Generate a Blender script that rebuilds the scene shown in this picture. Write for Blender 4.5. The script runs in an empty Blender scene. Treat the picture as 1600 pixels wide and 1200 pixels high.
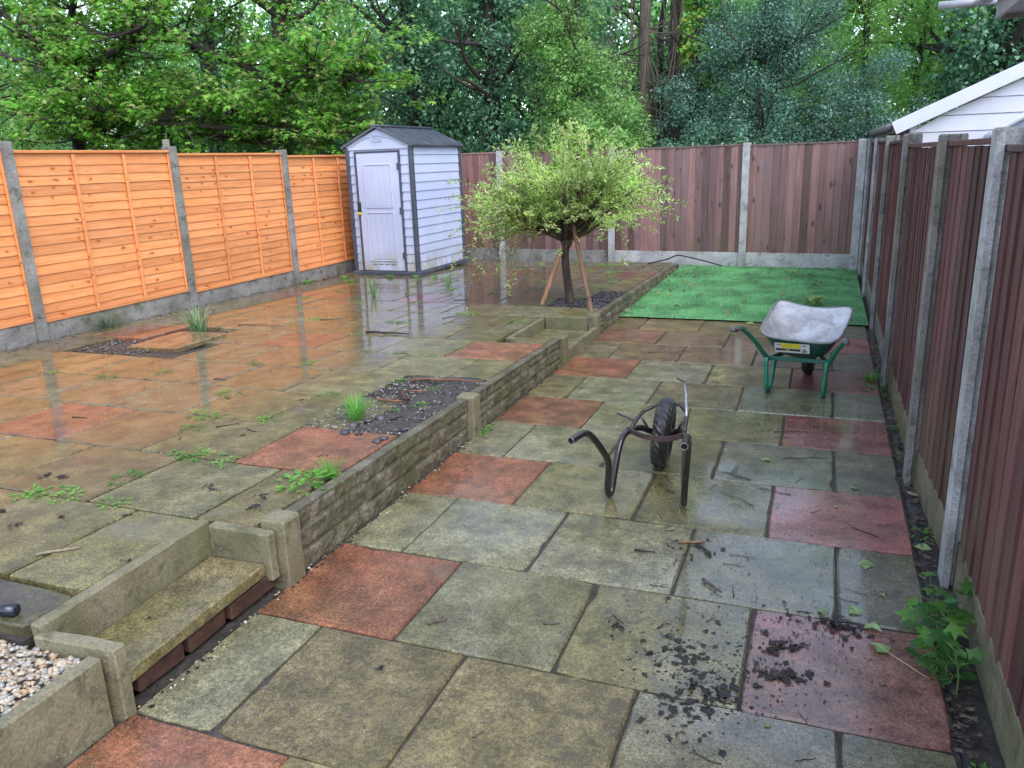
import bpy, bmesh, math, random
import numpy as np
from mathutils import Vector, Matrix, noise as mnoise
R = math.radians
rnd = random.Random(7)
rng = np.random.default_rng(11)
scene = bpy.context.scene
col = scene.collection

# ------------------------------------------------------------------ camera
cam_d = bpy.data.cameras.new('camera')
cam_d.sensor_width = 36.0
cam_d.lens = 1239.0 / 1600 * 36
cam_d.clip_start = 0.05
cam_d.clip_end = 800
cam = bpy.data.objects.new('camera', cam_d)
col.objects.link(cam)
cam.matrix_world = (Matrix.Translation((0, 0, 1.637)) @ Matrix.Rotation(R(21.45), 4, 'Z')
                    @ Matrix.Rotation(R(90 - 15.657), 4, 'X') @ Matrix.Rotation(R(-2.027), 4, 'Z'))
scene.camera = cam

# ------------------------------------------------------------------ sky, sun, exposure
SUN_EL, SUN_AZ = 52.0, 128.0        # azimuth measured clockwise from +Y (the garden's depth)
world = bpy.data.worlds.new('World')
scene.world = world
world.use_nodes = True
wn, wl = world.node_tree.nodes, world.node_tree.links
bg = wn['Background']
sky = wn.new('ShaderNodeTexSky')
sky.sky_type = 'NISHITA'
sky.sun_disc = False
sky.sun_elevation = R(SUN_EL)
sky.sun_rotation = R(SUN_AZ)
sky.air_density = 1.0
sky.dust_density = 1.2
sky.ozone_density = 1.0
hs = wn.new('ShaderNodeHueSaturation')
hs.inputs['Saturation'].default_value = 0.7
wl.new(sky.outputs[0], hs.inputs['Color'])
wl.new(hs.outputs[0], bg.inputs['Color'])
bg.inputs['Strength'].default_value = 0.15
sun_d = bpy.data.lights.new('sun', 'SUN')
sun_d.energy = 0.6
sun_d.angle = R(40)
sun_d.color = (1.0, 0.98, 0.95)
sun = bpy.data.objects.new('sun', sun_d)
col.objects.link(sun)
sdir = Vector((math.sin(R(SUN_AZ)) * math.cos(R(SUN_EL)), math.cos(R(SUN_AZ)) * math.cos(R(SUN_EL)), math.sin(R(SUN_EL))))
sun.rotation_euler = sdir.to_track_quat('Z', 'Y').to_euler()
sun.location = (6, -6, 12)
vs = scene.view_settings
vs.view_transform = 'Standard'
vs.look = 'None'
vs.exposure = 1.62
vs.gamma = 1.0
vs.use_curve_mapping = False

# ------------------------------------------------------------------ node helpers
class NT:
    def __init__(self, name, rough=0.7, spec=0.5):
        self.m = bpy.data.materials.new(name)
        self.m.use_nodes = True
        self.t = self.m.node_tree
        self.b = self.t.nodes['Principled BSDF']
        self.b.inputs['Roughness'].default_value = rough
        self.b.inputs['Specular IOR Level'].default_value = spec
    def n(self, typ, **kw):
        x = self.t.nodes.new(typ)
        for k, v in kw.items():
            setattr(x, k, v)
        return x
    def put(self, sock, v):
        if isinstance(v, bpy.types.NodeSocket):
            self.t.links.new(v, sock)
        elif isinstance(v, (tuple, list)) and len(v) == 3 and sock.type == 'RGBA':
            sock.default_value = (*v, 1)
        else:
            sock.default_value = v
    def pos(self):
        return self.n('ShaderNodeNewGeometry').outputs['Position']
    def obj(self, scale=(1, 1, 1), rand=True):
        tc = self.n('ShaderNodeTexCoord').outputs['Object']
        mp = self.n('ShaderNodeMapping')
        mp.inputs['Scale'].default_value = scale
        self.put(mp.inputs['Vector'], tc)
        if rand:
            oi = self.n('ShaderNodeObjectInfo').outputs['Random']
            self.put(mp.inputs['Location'], self.vmul(oi, 37.0))
        return mp.outputs[0]
    def vmul(self, f, k):
        c = self.n('ShaderNodeCombineXYZ')
        q = self.math('MULTIPLY', f, k)
        for i in range(3):
            self.put(c.inputs[i], q)
        return c.outputs[0]
    def mapped(self, vec, scale):
        mp = self.n('ShaderNodeMapping')
        mp.inputs['Scale'].default_value = scale
        self.put(mp.inputs['Vector'], vec)
        return mp.outputs[0]
    def noise(self, vec, scale=5, detail=4, rough=0.55, dist=0):
        x = self.n('ShaderNodeTexNoise')
        self.put(x.inputs['Vector'], vec)
        x.inputs['Scale'].default_value = scale
        x.inputs['Detail'].default_value = detail
        x.inputs['Roughness'].default_value = rough
        x.inputs['Distortion'].default_value = dist
        return x.outputs[0]
    def voro(self, vec, scale=5, rand=1.0, out='Distance'):
        x = self.n('ShaderNodeTexVoronoi')
        self.put(x.inputs['Vector'], vec)
        x.inputs['Scale'].default_value = scale
        x.inputs['Randomness'].default_value = rand
        return x.outputs[out]
    def math(self, op, a, b=0.0, clamp=False):
        x = self.n('ShaderNodeMath', operation=op, use_clamp=clamp)
        self.put(x.inputs[0], a)
        self.put(x.inputs[1], b)
        return x.outputs[0]
    def ramp(self, f, a, b, lo=0.0, hi=1.0):
        x = self.n('ShaderNodeMapRange')
        x.interpolation_type = 'SMOOTHSTEP'
        self.put(x.inputs[0], f)
        for i, v in enumerate((a, b, lo, hi)):
            x.inputs[i + 1].default_value = v
        return x.outputs[0]
    def cramp(self, f, stops):
        x = self.n('ShaderNodeValToRGB')
        self.put(x.inputs[0], f)
        e = x.color_ramp.elements
        while len(e) < len(stops):
            e.new(0.5)
        for el, (p, c) in zip(e, stops):
            el.position = p
            el.color = (*c, 1)
        return x.outputs[0]
    def mix(self, f, a, b, mode='MIX'):
        x = self.n('ShaderNodeMix', data_type='RGBA', blend_type=mode)
        self.put(x.inputs[0], f)
        self.put(x.inputs[6], a)
        self.put(x.inputs[7], b)
        return x.outputs[2]
    def mul(self, c, f):
        x = self.n('ShaderNodeVectorMath', operation='SCALE')
        self.put(x.inputs[0], c)
        self.put(x.inputs['Scale'], f)
        return x.outputs[0]
    def bump(self, hgt, strength=0.3, dist=0.01):
        x = self.n('ShaderNodeBump')
        x.inputs['Strength'].default_value = strength
        x.inputs['Distance'].default_value = dist
        self.put(x.inputs['Height'], hgt)
        self.put(self.b.inputs['Normal'], x.outputs[0])
    def base(self, c):
        self.put(self.b.inputs['Base Color'], c)
    def rough(self, v):
        self.put(self.b.inputs['Roughness'], v)
    def coat(self, w, r=0.05, ior=1.42):
        self.put(self.b.inputs['Coat Weight'], w)
        self.put(self.b.inputs['Coat Roughness'], r)
        self.b.inputs['Coat IOR'].default_value = ior
    def orand(self):
        return self.n('ShaderNodeObjectInfo').outputs['Random']
    def island(self):
        return self.n('ShaderNodeNewGeometry').outputs['Random Per Island']
    def xyz(self, v):
        s = self.n('ShaderNodeSeparateXYZ')
        self.put(s.inputs[0], v)
        return s.outputs

MATS = {}
def material(fn):
    MATS[fn.__name__] = None
    def get():
        if MATS[fn.__name__] is None:
            MATS[fn.__name__] = fn()
        return MATS[fn.__name__]
    return get

def paving_mat(name, puddle):
    t = NT(name, 0.6)
    p0 = t.pos()
    va = t.n('ShaderNodeVectorMath', operation='ADD')
    t.put(va.inputs[0], p0)
    t.put(va.inputs[1], t.vmul(t.orand(), 53.0))
    p = va.outputs[0]
    oc = t.n('ShaderNodeObjectInfo').outputs['Color']
    tone = t.ramp(t.orand(), 0, 1, 0.86, 1.14)
    c = t.mul(oc, tone)
    big = t.noise(p, 1.6, 6, 0.62)
    alg = t.ramp(big, 0.40, 0.68)
    oa = t.n('ShaderNodeObjectInfo').outputs['Alpha']
    c = t.mix(t.math('MULTIPLY', alg, t.math('MULTIPLY', oa, 0.62)), c, (0.130, 0.115, 0.030))
    mid = t.noise(p, 7.0, 8, 0.68)
    c = t.mul(c, t.ramp(mid, 0.28, 0.74, 0.5, 1.35))
    fine = t.noise(p, 75, 5, 0.75)
    c = t.mul(c, t.ramp(fine, 0.3, 0.72, 0.5, 1.5))
    grit = t.noise(p, 260, 2, 0.6)
    c = t.mul(c, t.ramp(grit, 0.32, 0.68, 0.55, 1.45))
    lich = t.math('MULTIPLY', t.ramp(t.noise(p, 12, 7, 0.75, 0.3), 0.52, 0.62), t.ramp(t.noise(p, 1.1, 3), 0.4, 0.6))
    c = t.mix(t.math('MULTIPLY', lich, 0.55), c, (0.05, 0.046, 0.026))
    sp = t.voro(p, 95, 1.0)
    spn = t.noise(p, 31, 3)
    spk = t.math('MULTIPLY', t.ramp(sp, 0.2, 0.1), t.ramp(spn, 0.5, 0.62))
    c = t.mix(t.math('MULTIPLY', spk, 0.75), c, (0.42, 0.40, 0.30))
    blk = t.math('MULTIPLY', t.ramp(t.voro(p, 38, 1.0), 0.15, 0.07), t.ramp(t.noise(p, 3.1, 4), 0.5, 0.6))
    c = t.mix(t.math('MULTIPLY', blk, 0.8), c, (0.02, 0.017, 0.013))
    dirt = t.ramp(t.noise(p, 2.7, 9, 0.72, 0.4), 0.57, 0.74)
    c = t.mix(t.math('MULTIPLY', dirt, 0.45), c, (0.045, 0.036, 0.022))
    pale = t.ramp(t.noise(p, 2.3, 5, 0.6), 0.56, 0.7)
    c = t.mix(t.math('MULTIPLY', pale, 0.3), c, (0.22, 0.21, 0.17))
    t.base(c)
    br = t.ramp(fine, 0.3, 0.7, 0.45, 0.75)
    t.rough(br)
    h = t.math('ADD', t.math('MULTIPLY', fine, 0.6), t.math('MULTIPLY', mid, 0.5))
    t.bump(h, 0.35, 0.006)
    wet = t.noise(p0, 0.75, 3, 0.5, 0.3)
    if puddle:
        # standing water lies in the low middle of the terrace
        xx = t.xyz(p0)
        lowx = t.ramp(xx[0], -2.5, -4.3)
        lowy = t.ramp(xx[1], 2.2, 3.6)
        w = t.math('ADD', t.math('MULTIPLY', t.math('MULTIPLY', lowx, lowy), 0.62), t.math('MULTIPLY', wet, 0.75))
        t.coat(t.ramp(w, 0.28, 0.75, 0.2, 1.0), t.math('ADD', t.ramp(w, 0.42, 0.78, 0.24, 0.04), t.math('MULTIPLY', t.ramp(mid, 0.35, 0.7), 0.05)))
    else:
        # shallow standing water on the right half of the lower patio
        pud = 0.0
        for (cx, cy, rr) in ((-0.02, 2.95, 0.62), (-0.12, 2.3, 0.42), (-0.35, 3.85, 0.55), (0.0, 5.2, 0.8), (-0.75, 6.9, 0.7)):
            dv = t.n('ShaderNodeVectorMath', operation='DISTANCE')
            t.put(dv.inputs[0], p0)
            dv.inputs[1].default_value = (cx, cy, 0)
            k = t.ramp(dv.outputs['Value'], rr, rr * 0.35)
            pud = k if isinstance(pud, float) else t.math('MAXIMUM', pud, k)
        w = t.math('ADD', t.math('MULTIPLY', pud, 0.36), wet)
        film = t.ramp(w, 0.55, 0.78)
        t.rough(t.math('SUBTRACT', br, t.math('MULTIPLY', film, 0.34)))
        t.put(t.b.inputs['Specular IOR Level'], t.ramp(w, 0.55, 0.78, 0.4, 0.75))
        t.coat(t.ramp(w, 0.40, 0.66, 0.25, 1.0), t.math('ADD', t.ramp(w, 0.45, 0.70, 0.22, 0.04), t.math('MULTIPLY', t.ramp(mid, 0.35, 0.7), 0.07)))
    return t.m

@material
def paving_upper():
    return paving_mat('wet_paving_upper', True)
@material
def paving_lower():
    return paving_mat('wet_paving_lower', False)

@material
def soil():
    t = NT('soil', 0.85)
    p = t.pos()
    a = t.noise(p, 26, 9, 0.75)
    c = t.cramp(a, [(0.3, (0.016, 0.013, 0.011)), (0.52, (0.05, 0.042, 0.035)), (0.75, (0.11, 0.095, 0.08))])
    sp = t.ramp(t.voro(p, 60), 0.14, 0.07)
    c = t.mix(t.math('MULTIPLY', sp, t.ramp(t.noise(p, 20, 2), 0.55, 0.62)), c, (0.28, 0.26, 0.22))
    t.base(c)
    t.bump(a, 0.8, 0.02)
    t.coat(0.4, 0.3)
    return t.m

def concrete_mat(name, c0, c1, green=0.5, grime=0.6):
    t = NT(name, 0.8)
    p = t.pos()
    o = t.obj()
    a = t.noise(o, 3.5, 7, 0.6)
    c = t.mix(t.ramp(a, 0.3, 0.7), c0, c1)
    f = t.noise(o, 90, 4, 0.7)
    c = t.mul(c, t.ramp(f, 0.3, 0.7, 0.72, 1.25))
    d = t.noise(o, 9, 9, 0.72, 0.5)
    c = t.mix(t.math('MULTIPLY', t.ramp(d, 0.50, 0.66), grime), c, (0.042, 0.038, 0.028))
    wh = t.math('MULTIPLY', t.ramp(t.voro(o, 33), 0.12, 0.05), t.ramp(t.noise(o, 5, 3), 0.5, 0.6))
    c = t.mix(wh, c, (0.45, 0.43, 0.38))
    g = t.noise(o, 2.2, 5, 0.6)
    c = t.mix(t.math('MULTIPLY', t.ramp(g, 0.45, 0.68), green), c, (0.105, 0.11, 0.04))
    pit = t.ramp(t.voro(o, 45), 0.16, 0.06)
    t.base(c)
    h = t.math('SUBTRACT', t.math('ADD', f, t.math('MULTIPLY', d, 0.6)), t.math('MULTIPLY', pit, 0.8))
    t.bump(h, 0.4, 0.006)
    t.coat(0.25, 0.35)
    return t.m

@material
def concrete_olive():
    return concrete_mat('mossy_concrete', (0.135, 0.118, 0.065), (0.23, 0.205, 0.13), 0.6, 0.75)
@material
def concrete_pale():
    return concrete_mat('pale_concrete', (0.34, 0.34, 0.345), (0.54, 0.54, 0.555), 0.35, 0.5)
@material
def concrete_grey():
    return concrete_mat('grey_concrete', (0.165, 0.158, 0.148), (0.30, 0.29, 0.275), 0.45, 0.8)

@material
def rock_face():
    t = NT('rock_face_concrete', 0.8)
    o = t.obj()
    a = t.noise(o, 7, 9, 0.7)
    c = t.cramp(a, [(0.28, (0.035, 0.03, 0.02)), (0.5, (0.105, 0.092, 0.060)), (0.72, (0.25, 0.23, 0.18))])
    g = t.noise(o, 2.6, 6, 0.6)
    c = t.mix(t.math('MULTIPLY', t.ramp(g, 0.45, 0.65), 0.5), c, (0.075, 0.075, 0.022))
    f = t.noise(o, 70, 4, 0.7)
    c = t.mul(c, t.ramp(f, 0.3, 0.7, 0.65, 1.3))
    t.base(c)
    t.bump(t.math('ADD', a, t.math('MULTIPLY', f, 0.4)), 0.6, 0.012)
    t.coat(0.35, 0.25)
    return t.m

@material
def lap_wood():
    t = NT('orange_treated_softwood', 0.6)
    tc = t.n('ShaderNodeTexCoord').outputs['Object']
    o = t.obj((1, 1, 1))
    gr = t.noise(t.mapped(o, (1.6, 20, 26)), 1.7, 6, 0.6, 0.6)
    c = t.cramp(gr, [(0.25, (0.56, 0.190, 0.056)), (0.5, (0.70, 0.268, 0.092)), (0.75, (0.77, 0.34, 0.135))])
    t2 = t.ramp(t.orand(), 0, 1, 0.84, 1.12)
    c = t.mul(c, t2)
    pale = t.noise(t.mapped(o, (1.2, 4, 7)), 1.3, 3)
    c = t.mix(t.math('MULTIPLY', t.ramp(pale, 0.52, 0.72), 0.45), c, (0.78, 0.37, 0.16))
    # knots sit in loose columns that run down the panel
    wob = t.noise(t.mapped(tc, (0.6, 0, 3)), 2, 2)
    kx = t.n('ShaderNodeCombineXYZ')
    s = t.xyz(tc)
    t.put(kx.inputs[0], t.math('ADD', t.math('MULTIPLY', s[0], 4.6), t.math('MULTIPLY', wob, 1.0)))
    t.put(kx.inputs[1], t.math('MULTIPLY', s[2], 11.3))
    v = t.n('ShaderNodeTexVoronoi')
    v.voronoi_dimensions = '2D'
    t.put(v.inputs['Vector'], kx.outputs[0])
    v.inputs['Scale'].default_value = 1.0
    v.inputs['Randomness'].default_value = 0.55
    sel = t.ramp(t.noise(t.mapped(tc, (3.1, 0, 1.1)), 1.9, 2), 0.56, 0.60)
    kn = t.math('MULTIPLY', t.ramp(v.outputs['Distance'], 0.17, 0.07), sel)
    c = t.mix(t.math('MULTIPLY', kn, 0.9), c, (0.14, 0.032, 0.008))
    halo = t.math('MULTIPLY', t.ramp(v.outputs['Distance'], 0.4, 0.12), sel)
    c = t.mix(t.math('MULTIPLY', halo, 0.35), c, (0.55, 0.15, 0.03))
    t.base(c)
    t.bump(gr, 0.3, 0.004)
    return t.m

def brown_wood(name, stops, wear, green, grey=0.45):
    t = NT(name, 0.7)
    o = t.obj((1, 1, 1))
    gr = t.noise(t.mapped(o, (26, 26, 1.3)), 1.5, 7, 0.62, 0.5)
    c = t.cramp(gr, stops)
    rr = t.orand()
    c = t.mul(c, t.ramp(rr, 0, 1, 0.52, 1.5))
    hue = t.math('FRACT', t.math('MULTIPLY', rr, 17.3))
    c = t.mix(t.math('MULTIPLY', t.ramp(hue, 0.4, 1.0), grey), c, (0.20, 0.14, 0.15))
    w = t.noise(t.mapped(o, (11, 11, 0.8)), 1.6, 6, 0.65)
    c = t.mix(t.math('MULTIPLY', t.ramp(w, 0.55, 0.75), wear), c, (0.36, 0.30, 0.31))
    k = t.noise(t.mapped(o, (10, 10, 6)), 1.0, 3, 0.5)
    c = t.mix(t.ramp(k, 0.68, 0.76), c, (0.04, 0.02, 0.018))
    kn = t.math('MULTIPLY', t.ramp(t.voro(t.mapped(o, (7, 7, 3.2)), 1.0), 0.2, 0.1), 0.75)
    c = t.mix(kn, c, (0.05, 0.022, 0.02))
    g = t.noise(t.mapped(t.pos(), (3, 3, 1.2)), 1.2, 4)
    z = t.xyz(t.pos())[2]
    gz = t.math('MULTIPLY', t.ramp(z, 0.85, 0.25), t.ramp(g, 0.4, 0.65))
    c = t.mix(t.math('MULTIPLY', gz, green), c, (0.13, 0.095, 0.05))
    t.base(c)
    t.bump(gr, 0.35, 0.005)
    t.coat(0.2, 0.4)
    return t.m

@material
def feather_back():
    return brown_wood('mauve_brown_boards', [(0.25, (0.125, 0.060, 0.054)), (0.5, (0.215, 0.115, 0.106)), (0.75, (0.30, 0.175, 0.165))], 0.35, 0.5)
@material
def feather_right():
    return brown_wood('dark_maroon_boards', [(0.25, (0.055, 0.019, 0.018)), (0.5, (0.112, 0.040, 0.037)), (0.75, (0.18, 0.076, 0.07))], 0.35, 0.75, 0.10)
@material
def stake_wood():
    return brown_wood('stake_wood', [(0.25, (0.16, 0.075, 0.04)), (0.5, (0.27, 0.14, 0.08)), (0.75, (0.36, 0.2, 0.12))], 0.2, 0.3)

def plain(name, c, rough=0.5, metal=0.0, var=0.25, scale=12, dirt=None, dirt_amt=0.4, bump=0.15, coat=0.0):
    t = NT(name, rough)
    o = t.obj()
    a = t.noise(o, scale, 6, 0.65)
    cc = t.mul(c, 1.0) if False else t.mix(0.0, c, c)
    cc = t.mul(cc, t.ramp(a, 0.3, 0.7, 1 - var, 1 + var))
    if dirt:
        d = t.noise(o, scale * 0.45, 8, 0.7, 0.6)
        cc = t.mix(t.math('MULTIPLY', t.ramp(d, 0.5, 0.7), dirt_amt), cc, dirt)
    t.base(cc)
    t.b.inputs['Metallic'].default_value = metal
    t.bump(t.noise(o, scale * 6, 4, 0.6), bump, 0.003)
    if coat:
        t.coat(coat, 0.08)
    return t.m

PL = {}
def P(name, *a, **k):
    if name not in PL:
        PL[name] = plain(name, *a, **k)
    return PL[name]

def shed_white():
    if 'shed' in PL: return PL['shed']
    t = NT('lilac_white_plastic', 0.42)
    p = t.pos()
    z = t.xyz(p)[2]
    n = t.noise(t.mapped(p, (4, 4, 2)), 1.6, 6, 0.65)
    c = t.mix(t.ramp(t.noise(p, 1.5, 3), 0.35, 0.7), (0.42, 0.475, 0.65), (0.49, 0.54, 0.71))
    g = t.math('MULTIPLY', t.ramp(z, 0.6, 0.14), t.ramp(n, 0.36, 0.6))
    c = t.mix(t.math('MULTIPLY', g, 0.75), c, (0.30, 0.285, 0.15))
    t.base(c)
    t.bump(t.noise(p, 260, 3), 0.12, 0.002)
    PL['shed'] = t.m
    return t.m

def leaf_mat(name, cols, rough=0.45, trans=0.35, under=None, gloss=0.5):
    t = NT(name, rough, gloss)
    r = t.island()
    k = len(cols)
    c = t.cramp(r, [((i + 0.5) / k, cc) for i, cc in enumerate(cols)])
    big = t.noise(t.pos(), 2.1, 4, 0.6)
    c = t.mul(c, t.ramp(big, 0.3, 0.7, 0.62, 1.32))  # clump-scale light and dark put into the leaf colour for shading depth
    t.base(c)
    tr = t.n('ShaderNodeBsdfTranslucent')
    t.put(tr.inputs['Color'], t.mul(c, 1.25))
    mx = t.n('ShaderNodeMixShader')
    mx.inputs[0].default_value = trans
    out = t.t.nodes['Material Output']
    t.t.links.new(t.b.outputs[0], mx.inputs[1])
    t.t.links.new(tr.outputs[0], mx.inputs[2])
    t.t.links.new(mx.outputs[0], out.inputs['Surface'])
    return t.m

def bark(name, c0, c1):
    if name in PL: return PL[name]
    t = NT(name, 0.9)
    o = t.obj((1, 1, 1), False)
    a = t.noise(t.mapped(o, (9, 9, 2.2)), 2.0, 8, 0.7)
    c = t.mix(t.ramp(a, 0.3, 0.7), c0, c1)
    t.base(c)
    t.bump(a, 0.8, 0.02)
    PL[name] = t.m
    return t.m

# ------------------------------------------------------------------ object helpers
def prop(o, label=None, cat=None, group=None, kind=None):
    if label: o['label'] = label
    if cat: o['category'] = cat
    if group: o['group'] = group
    if kind: o['kind'] = kind
    return o

def thing(name, label, cat, loc=(0, 0, 0), rz=0.0, group=None):
    o = bpy.data.objects.new(name, None)
    o.empty_display_size = 0.1
    col.objects.link(o)
    o.location = loc
    o.rotation_euler = (0, 0, rz)
    return prop(o, label, cat, group)

def mkobj(name, me, parent=None):
    o = bpy.data.objects.new(name, me)
    col.objects.link(o)
    if parent is not None:
        o.parent = parent
    return o

class MB:
    """collects vertices and faces of ONE mesh"""
    def __init__(self):
        self.v, self.f = [], []
    def add(self, vs, fs):
        b = len(self.v)
        self.v += [tuple(x) for x in vs]
        self.f += [tuple(i + b for i in f) for f in fs]
        return self
    def box(self, c, s, rot=None, bev=0.0):
        x, y, z = s[0] / 2, s[1] / 2, s[2] / 2
        if bev <= 0:
            vs = [(-x, -y, -z), (x, -y, -z), (x, y, -z), (-x, y, -z), (-x, -y, z), (x, -y, z), (x, y, z), (-x, y, z)]
            fs = [(0, 3, 2, 1), (4, 5, 6, 7), (0, 1, 5, 4), (1, 2, 6, 5), (2, 3, 7, 6), (3, 0, 4, 7)]
        else:
            b = min(bev, x * .9, y * .9, z * .9)
            vs, fs = [], []
            idx = {}
            for sx in (-1, 1):
                for sy in (-1, 1):
                    for sz in (-1, 1):
                        for ax in range(3):
                            q = [sx * (x - b), sy * (y - b), sz * (z - b)]
                            q[ax] = (sx * x, sy * y, sz * z)[ax]
                            idx[(sx, sy, sz, ax)] = len(vs)
                            vs.append(q)
            for ax in range(3):
                o1, o2 = (ax + 1) % 3, (ax + 2) % 3
                for s0 in (-1, 1):
                    def K(a, b_):
                        k = [0, 0, 0]; k[ax] = s0; k[o1] = a; k[o2] = b_
                        return idx[(k[0], k[1], k[2], ax)]
                    q = [K(-1, -1), K(1, -1), K(1, 1), K(-1, 1)]
                    fs.append(tuple(q if s0 > 0 else q[::-1]))
            for ax in range(3):
                o1, o2 = (ax + 1) % 3, (ax + 2) % 3
                for a in (-1, 1):
                    for b_ in (-1, 1):
                        def K2(s, which):
                            k = [0, 0, 0]; k[ax] = s; k[o1] = a; k[o2] = b_
                            return idx[(k[0], k[1], k[2], which)]
                        q = [K2(-1, o1), K2(1, o1), K2(1, o2), K2(-1, o2)]
                        fs.append(tuple(q if a * b_ < 0 else q[::-1]))
            for sx in (-1, 1):
                for sy in (-1, 1):
                    for sz in (-1, 1):
                        q = [idx[(sx, sy, sz, i)] for i in range(3)]
                        fs.append(tuple(q if sx * sy * sz > 0 else q[::-1]))
        M_ = Matrix.Translation(c) @ (rot.to_4x4() if rot else Matrix.Identity(4))
        return self.add([M_ @ Vector(q) for q in vs], fs)
    def prism(self, poly, z0, z1):
        """poly: list of (x, y) counter-clockwise"""
        n = len(poly)
        vs = [(x, y, z0) for x, y in poly] + [(x, y, z1) for x, y in poly]
        fs = [tuple(range(n))[::-1], tuple(range(n, 2 * n))]
        fs += [(i, (i + 1) % n, n + (i + 1) % n, n + i) for i in range(n)]
        return self.add(vs, fs)
    def tube(self, path, rad, n=8, cap=True):
        path = [Vector(p) for p in path]
        m = len(path)
        if not isinstance(rad, (list, tuple)):
            rad = [rad] * m
        vs, fs = [], []
        prev = None
        for i, p in enumerate(path):
            d = (path[min(i + 1, m - 1)] - path[max(i - 1, 0)])
            d = d.normalized() if d.length > 1e-9 else Vector((0, 0, 1))
            if prev is None:
                a = d.cross(Vector((0, 0, 1)))
                if a.length < 1e-3:
                    a = d.cross(Vector((1, 0, 0)))
            else:
                a = prev - d * prev.dot(d)
                if a.length < 1e-6:
                    a = d.orthogonal()
            a.normalize()
            prev = a
            b = d.cross(a)
            for k in range(n):
                t = 2 * math.pi * k / n
                vs.append(p + (a * math.cos(t) + b * math.sin(t)) * rad[i])
        for i in range(m - 1):
            for k in range(n):
                k2 = (k + 1) % n
                fs.append((i * n + k, i * n + k2, (i + 1) * n + k2, (i + 1) * n + k))
        if cap:
            fs.append(tuple(range(n))[::-1])
            fs.append(tuple(range((m - 1) * n, m * n)))
        return self.add(vs, fs)
    def lathe(self, prof, n=32, M_=None, bumpf=None):
        """prof: closed list of (r, h) around the z axis"""
        m = len(prof)
        vs, fs = [], []
        for i in range(n):
            t = 2 * math.pi * i / n
            for j, (r, h_) in enumerate(prof):
                rr = r + (bumpf(i, j) if bumpf else 0)
                q = Vector((rr * math.cos(t), rr * math.sin(t), h_))
                vs.append(M_ @ q if M_ else q)
        for i in range(n):
            i2 = (i + 1) % n
            for j in range(m):
                j2 = (j + 1) % m
                fs.append((i * m + j, i2 * m + j, i2 * m + j2, i * m + j2))
        return self.add(vs, fs)
    def build(self, name, mat, parent=None, smooth=False):
        me = bpy.data.meshes.new(name)
        me.from_pydata(self.v, [], self.f)
        if mat:
            me.materials.append(mat)
        if smooth:
            me.polygons.foreach_set('use_smooth', [True] * len(me.polygons))
        me.update()
        return mkobj(name, me, parent)

def smooth_path(pts, k=4):
    """Catmull-Rom through the points"""
    p = [Vector(q) for q in pts]
    p = [p[0] * 2 - p[1]] + p + [p[-1] * 2 - p[-2]]
    out = []
    for i in range(1, len(p) - 2):
        for j in range(k):
            t = j / k
            a, b, c, d = p[i - 1], p[i], p[i + 1], p[i + 2]
            out.append(0.5 * ((2 * b) + (c - a) * t + (2 * a - 5 * b + 4 * c - d) * t * t + (3 * b - a - 3 * c + d) * t ** 3))
    out.append(p[-2])
    return out

def np_mesh(name, V, F, mat, parent=None, smooth=False):
    me = bpy.data.meshes.new(name)
    V = np.ascontiguousarray(V, np.float32)
    F = np.ascontiguousarray(F, np.int32)
    k = F.shape[1]
    me.vertices.add(len(V))
    me.vertices.foreach_set('co', V.ravel())
    me.loops.add(F.size)
    me.loops.foreach_set('vertex_index', F.ravel())
    me.polygons.add(len(F))
    me.polygons.foreach_set('loop_start', np.arange(0, F.size, k, dtype=np.int32))
    if smooth:
        me.polygons.foreach_set('use_smooth', np.ones(len(F), bool))
    me.update(calc_edges=True)
    me.materials.append(mat)
    return mkobj(name, me, parent)

TEMPL = {
    'oval': (np.array([(0, 0, 0), (.35, .30, .05), (.75, .24, .04), (1, 0, -.05), (.75, -.24, .04), (.35, -.30, .05)], float),
             np.array([(0, 1, 3), (1, 2, 3), (0, 3, 5), (3, 4, 5)])),
    'diamond': (np.array([(0, 0, 0), (.45, .30, .06), (1, 0, -.06), (.45, -.30, .06)], float), np.array([(0, 1, 2), (0, 2, 3)])),
    'lance': (np.array([(0, 0, 0), (.45, .16, .03), (1, 0, -.08), (.45, -.16, .03)], float), np.array([(0, 1, 2), (0, 2, 3)])),
    'maple': (np.array([(0, 0, 0), (-.02, .40, -.05), (.24, .22, .03), (.60, .52, -.07), (.56, .17, .04), (1, 0, -.10),
                        (.56, -.17, .04), (.60, -.52, -.07), (.24, -.22, .03), (-.02, -.40, -.05)], float),
              np.array([(0, 1, 2), (0, 2, 4), (2, 3, 4), (0, 4, 6), (4, 5, 6), (0, 6, 8), (6, 7, 8), (0, 8, 9)])),
    'ivy': (np.array([(0, 0, 0), (.2, .42, .02), (.55, .2, .05), (1, 0, -.05), (.55, -.2, .05), (.2, -.42, .02)], float),
            np.array([(0, 1, 2), (0, 2, 3), (0, 3, 4), (0, 4, 5)])),
}
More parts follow.
